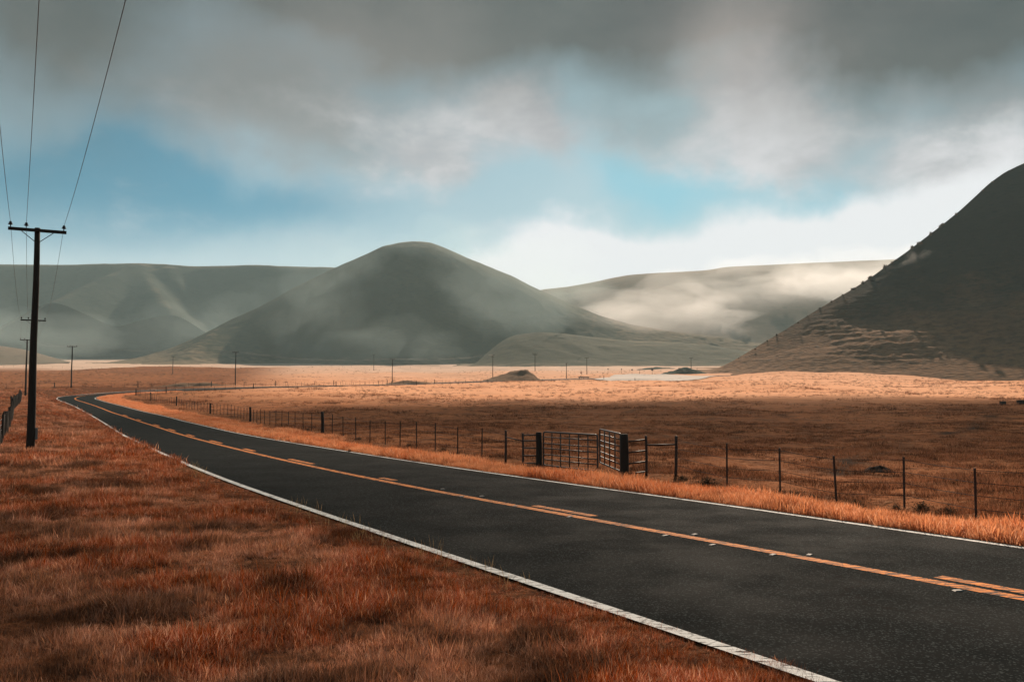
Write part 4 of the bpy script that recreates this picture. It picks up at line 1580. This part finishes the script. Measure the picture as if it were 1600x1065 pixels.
# ------------------------------------------------------------------ unseen clouds placed to shade the pasture and the near left verge
def mat_volume(name, col, dens, aniso):
    m, t, out = new_mat(name)
    v = t.new('ShaderNodeVolumePrincipled')
    v.inputs['Color'].default_value = (*col, 1)
    v.inputs['Density'].default_value = dens
    v.inputs['Anisotropy'].default_value = aniso
    t.l.new(v.outputs[0], out.inputs['Volume'])
    return m


def puffball(name, c, r, mat, seed, rough=.5, n=48, rz=0.0):
    """lumpy closed ellipsoid"""
    th = np.linspace(0, 2 * math.pi, n + 1)
    ph = np.linspace(0.02, math.pi - .02, n // 2)
    T, Pq = np.meshgrid(th[:-1], ph)
    dx, dy, dz = np.cos(T) * np.sin(Pq), np.sin(T) * np.sin(Pq), np.cos(Pq)
    k_ = 1 + rough * (fbm(dx * 1.6 + 3 + seed, dy * 1.6 + dz * 1.1 + 7, seed, 4)) + rough * .5 * fbm(dz * 2.5 + 2, dx * 2.5 - dy + 9, seed + 2, 3)
    x_, y_, z_ = r[0] * dx * k_, r[1] * dy * k_, r[2] * dz * k_
    ca, sa = math.cos(rz), math.sin(rz)
    V = np.stack([c[0] + ca * x_ - sa * y_, c[1] + sa * x_ + ca * y_, c[2] + z_], -1).reshape(-1, 3)
    m_, n_ = T.shape
    Fq = [(i * n_ + j, i * n_ + (j + 1) % n_, (i + 1) * n_ + (j + 1) % n_, (i + 1) * n_ + j) for i in range(m_ - 1) for j in range(n_)]
    Fq.append(tuple(reversed(range(n_))))
    Fq.append(tuple((m_ - 1) * n_ + j for j in range(n_)))
    Fq = [tuple(reversed(f)) for f in Fq]
    o = obj_from(name, V, Fq, [mat], None, True)
    return tag(o, kind='stuff')


M_CLOUD = mat_volume('cloud_vapour', (.95, .95, .96), .019, .3)
M_CLOUD_LOW = mat_volume('added_shade_vapour', (.95, .95, .96), .034, .3)  # for the small cloud added to darken the near left foreground
for (gx, gy, rx, ry, rz_, sd, up) in [(45, 92, 92, 46, R(-6), 1, 1300), (150, 70, 70, 40, 0, 3, 1300), (-12, 7, 15, 11, 0, 5, 860)]:
    q = Vector((gx, gy, 0)) + SUN_V * up
    puffball('shade_cloud', q, (rx, ry, min(26, rx * 1.1)), M_CLOUD if sd != 5 else M_CLOUD_LOW, sd, .45, 64, rz_)

# ------------------------------------------------------------------ haze
rng = np.random.default_rng(21)
M_MIST = mat_volume('drifting_mist', (.72, .90, .93), .0011, .3)
M_MISTB = mat_volume('bright_mist', (.92, .93, .95), .0021, .45)
M_GLOW = mat_volume('glowing_mist', (.90, .93, .96), .0026, .4)
M_WISP = mat_volume('thin_wisp', (.95, .96, .96), .009, .4)
for i, (px_, py_, yv, rx, rz_, mt) in enumerate([
        (480, 520, 930, 60, 40, M_MIST), (640, 545, 890, 75, 26, M_MIST), (770, 470, 980, 90, 50, M_MIST), (690, 405, 1150, 90, 34, M_MIST), (560, 440, 1060, 60, 45, M_MIST),
        (60, 530, 1000, 90, 24, M_MIST), (310, 500, 1225, 80, 40, M_MIST), (-60, 490, 1180, 90, 40, M_MIST),
        (1000, 500, 1320, 150, 40, M_MISTB), (1200, 475, 1330, 160, 50, M_MISTB), (1330, 455, 1300, 130, 52, M_MISTB), (1350, 432, 1180, 85, 36, M_GLOW), (1120, 505, 1180, 150, 42, M_MISTB), (900, 490, 1360, 90, 34, M_MIST),
        (1500, 368, 545, 15, 5, M_WISP), (1435, 412, 505, 10, 8, M_WISP), (1545, 470, 500, 20, 12, M_WISP)]):
    d = ray(px_, py_) * yv
    if mt is M_WISP:
        puffball('mist', (d[0], d[1], CAM_H + d[2]), (rx, rx * .5, rz_), mt, i, .9, 48)
        continue
    for k_ in range(2):
        ox, oz = rng.normal(0, .3) * rx, rng.normal(0, .3) * rz_
        f_ = rng.uniform(.75, 1.1)
        puffball('mist', (d[0] + ox, d[1] + (k_ - .5) * rx * .5, CAM_H + d[2] + oz), (rx * f_, rx * .4 * f_, rz_ * f_), mt, i + 3 * k_, .85, 48, rng.uniform(-.4, .4))
hz = MB().box((0, 1000, 98), (7600, 8000, 396)).build('haze', mat_volume('haze_air', (0.58, 0.84, 0.92), 0.00013, .15))
tag(hz, kind='stuff')
print('objects', len(bpy.data.objects))
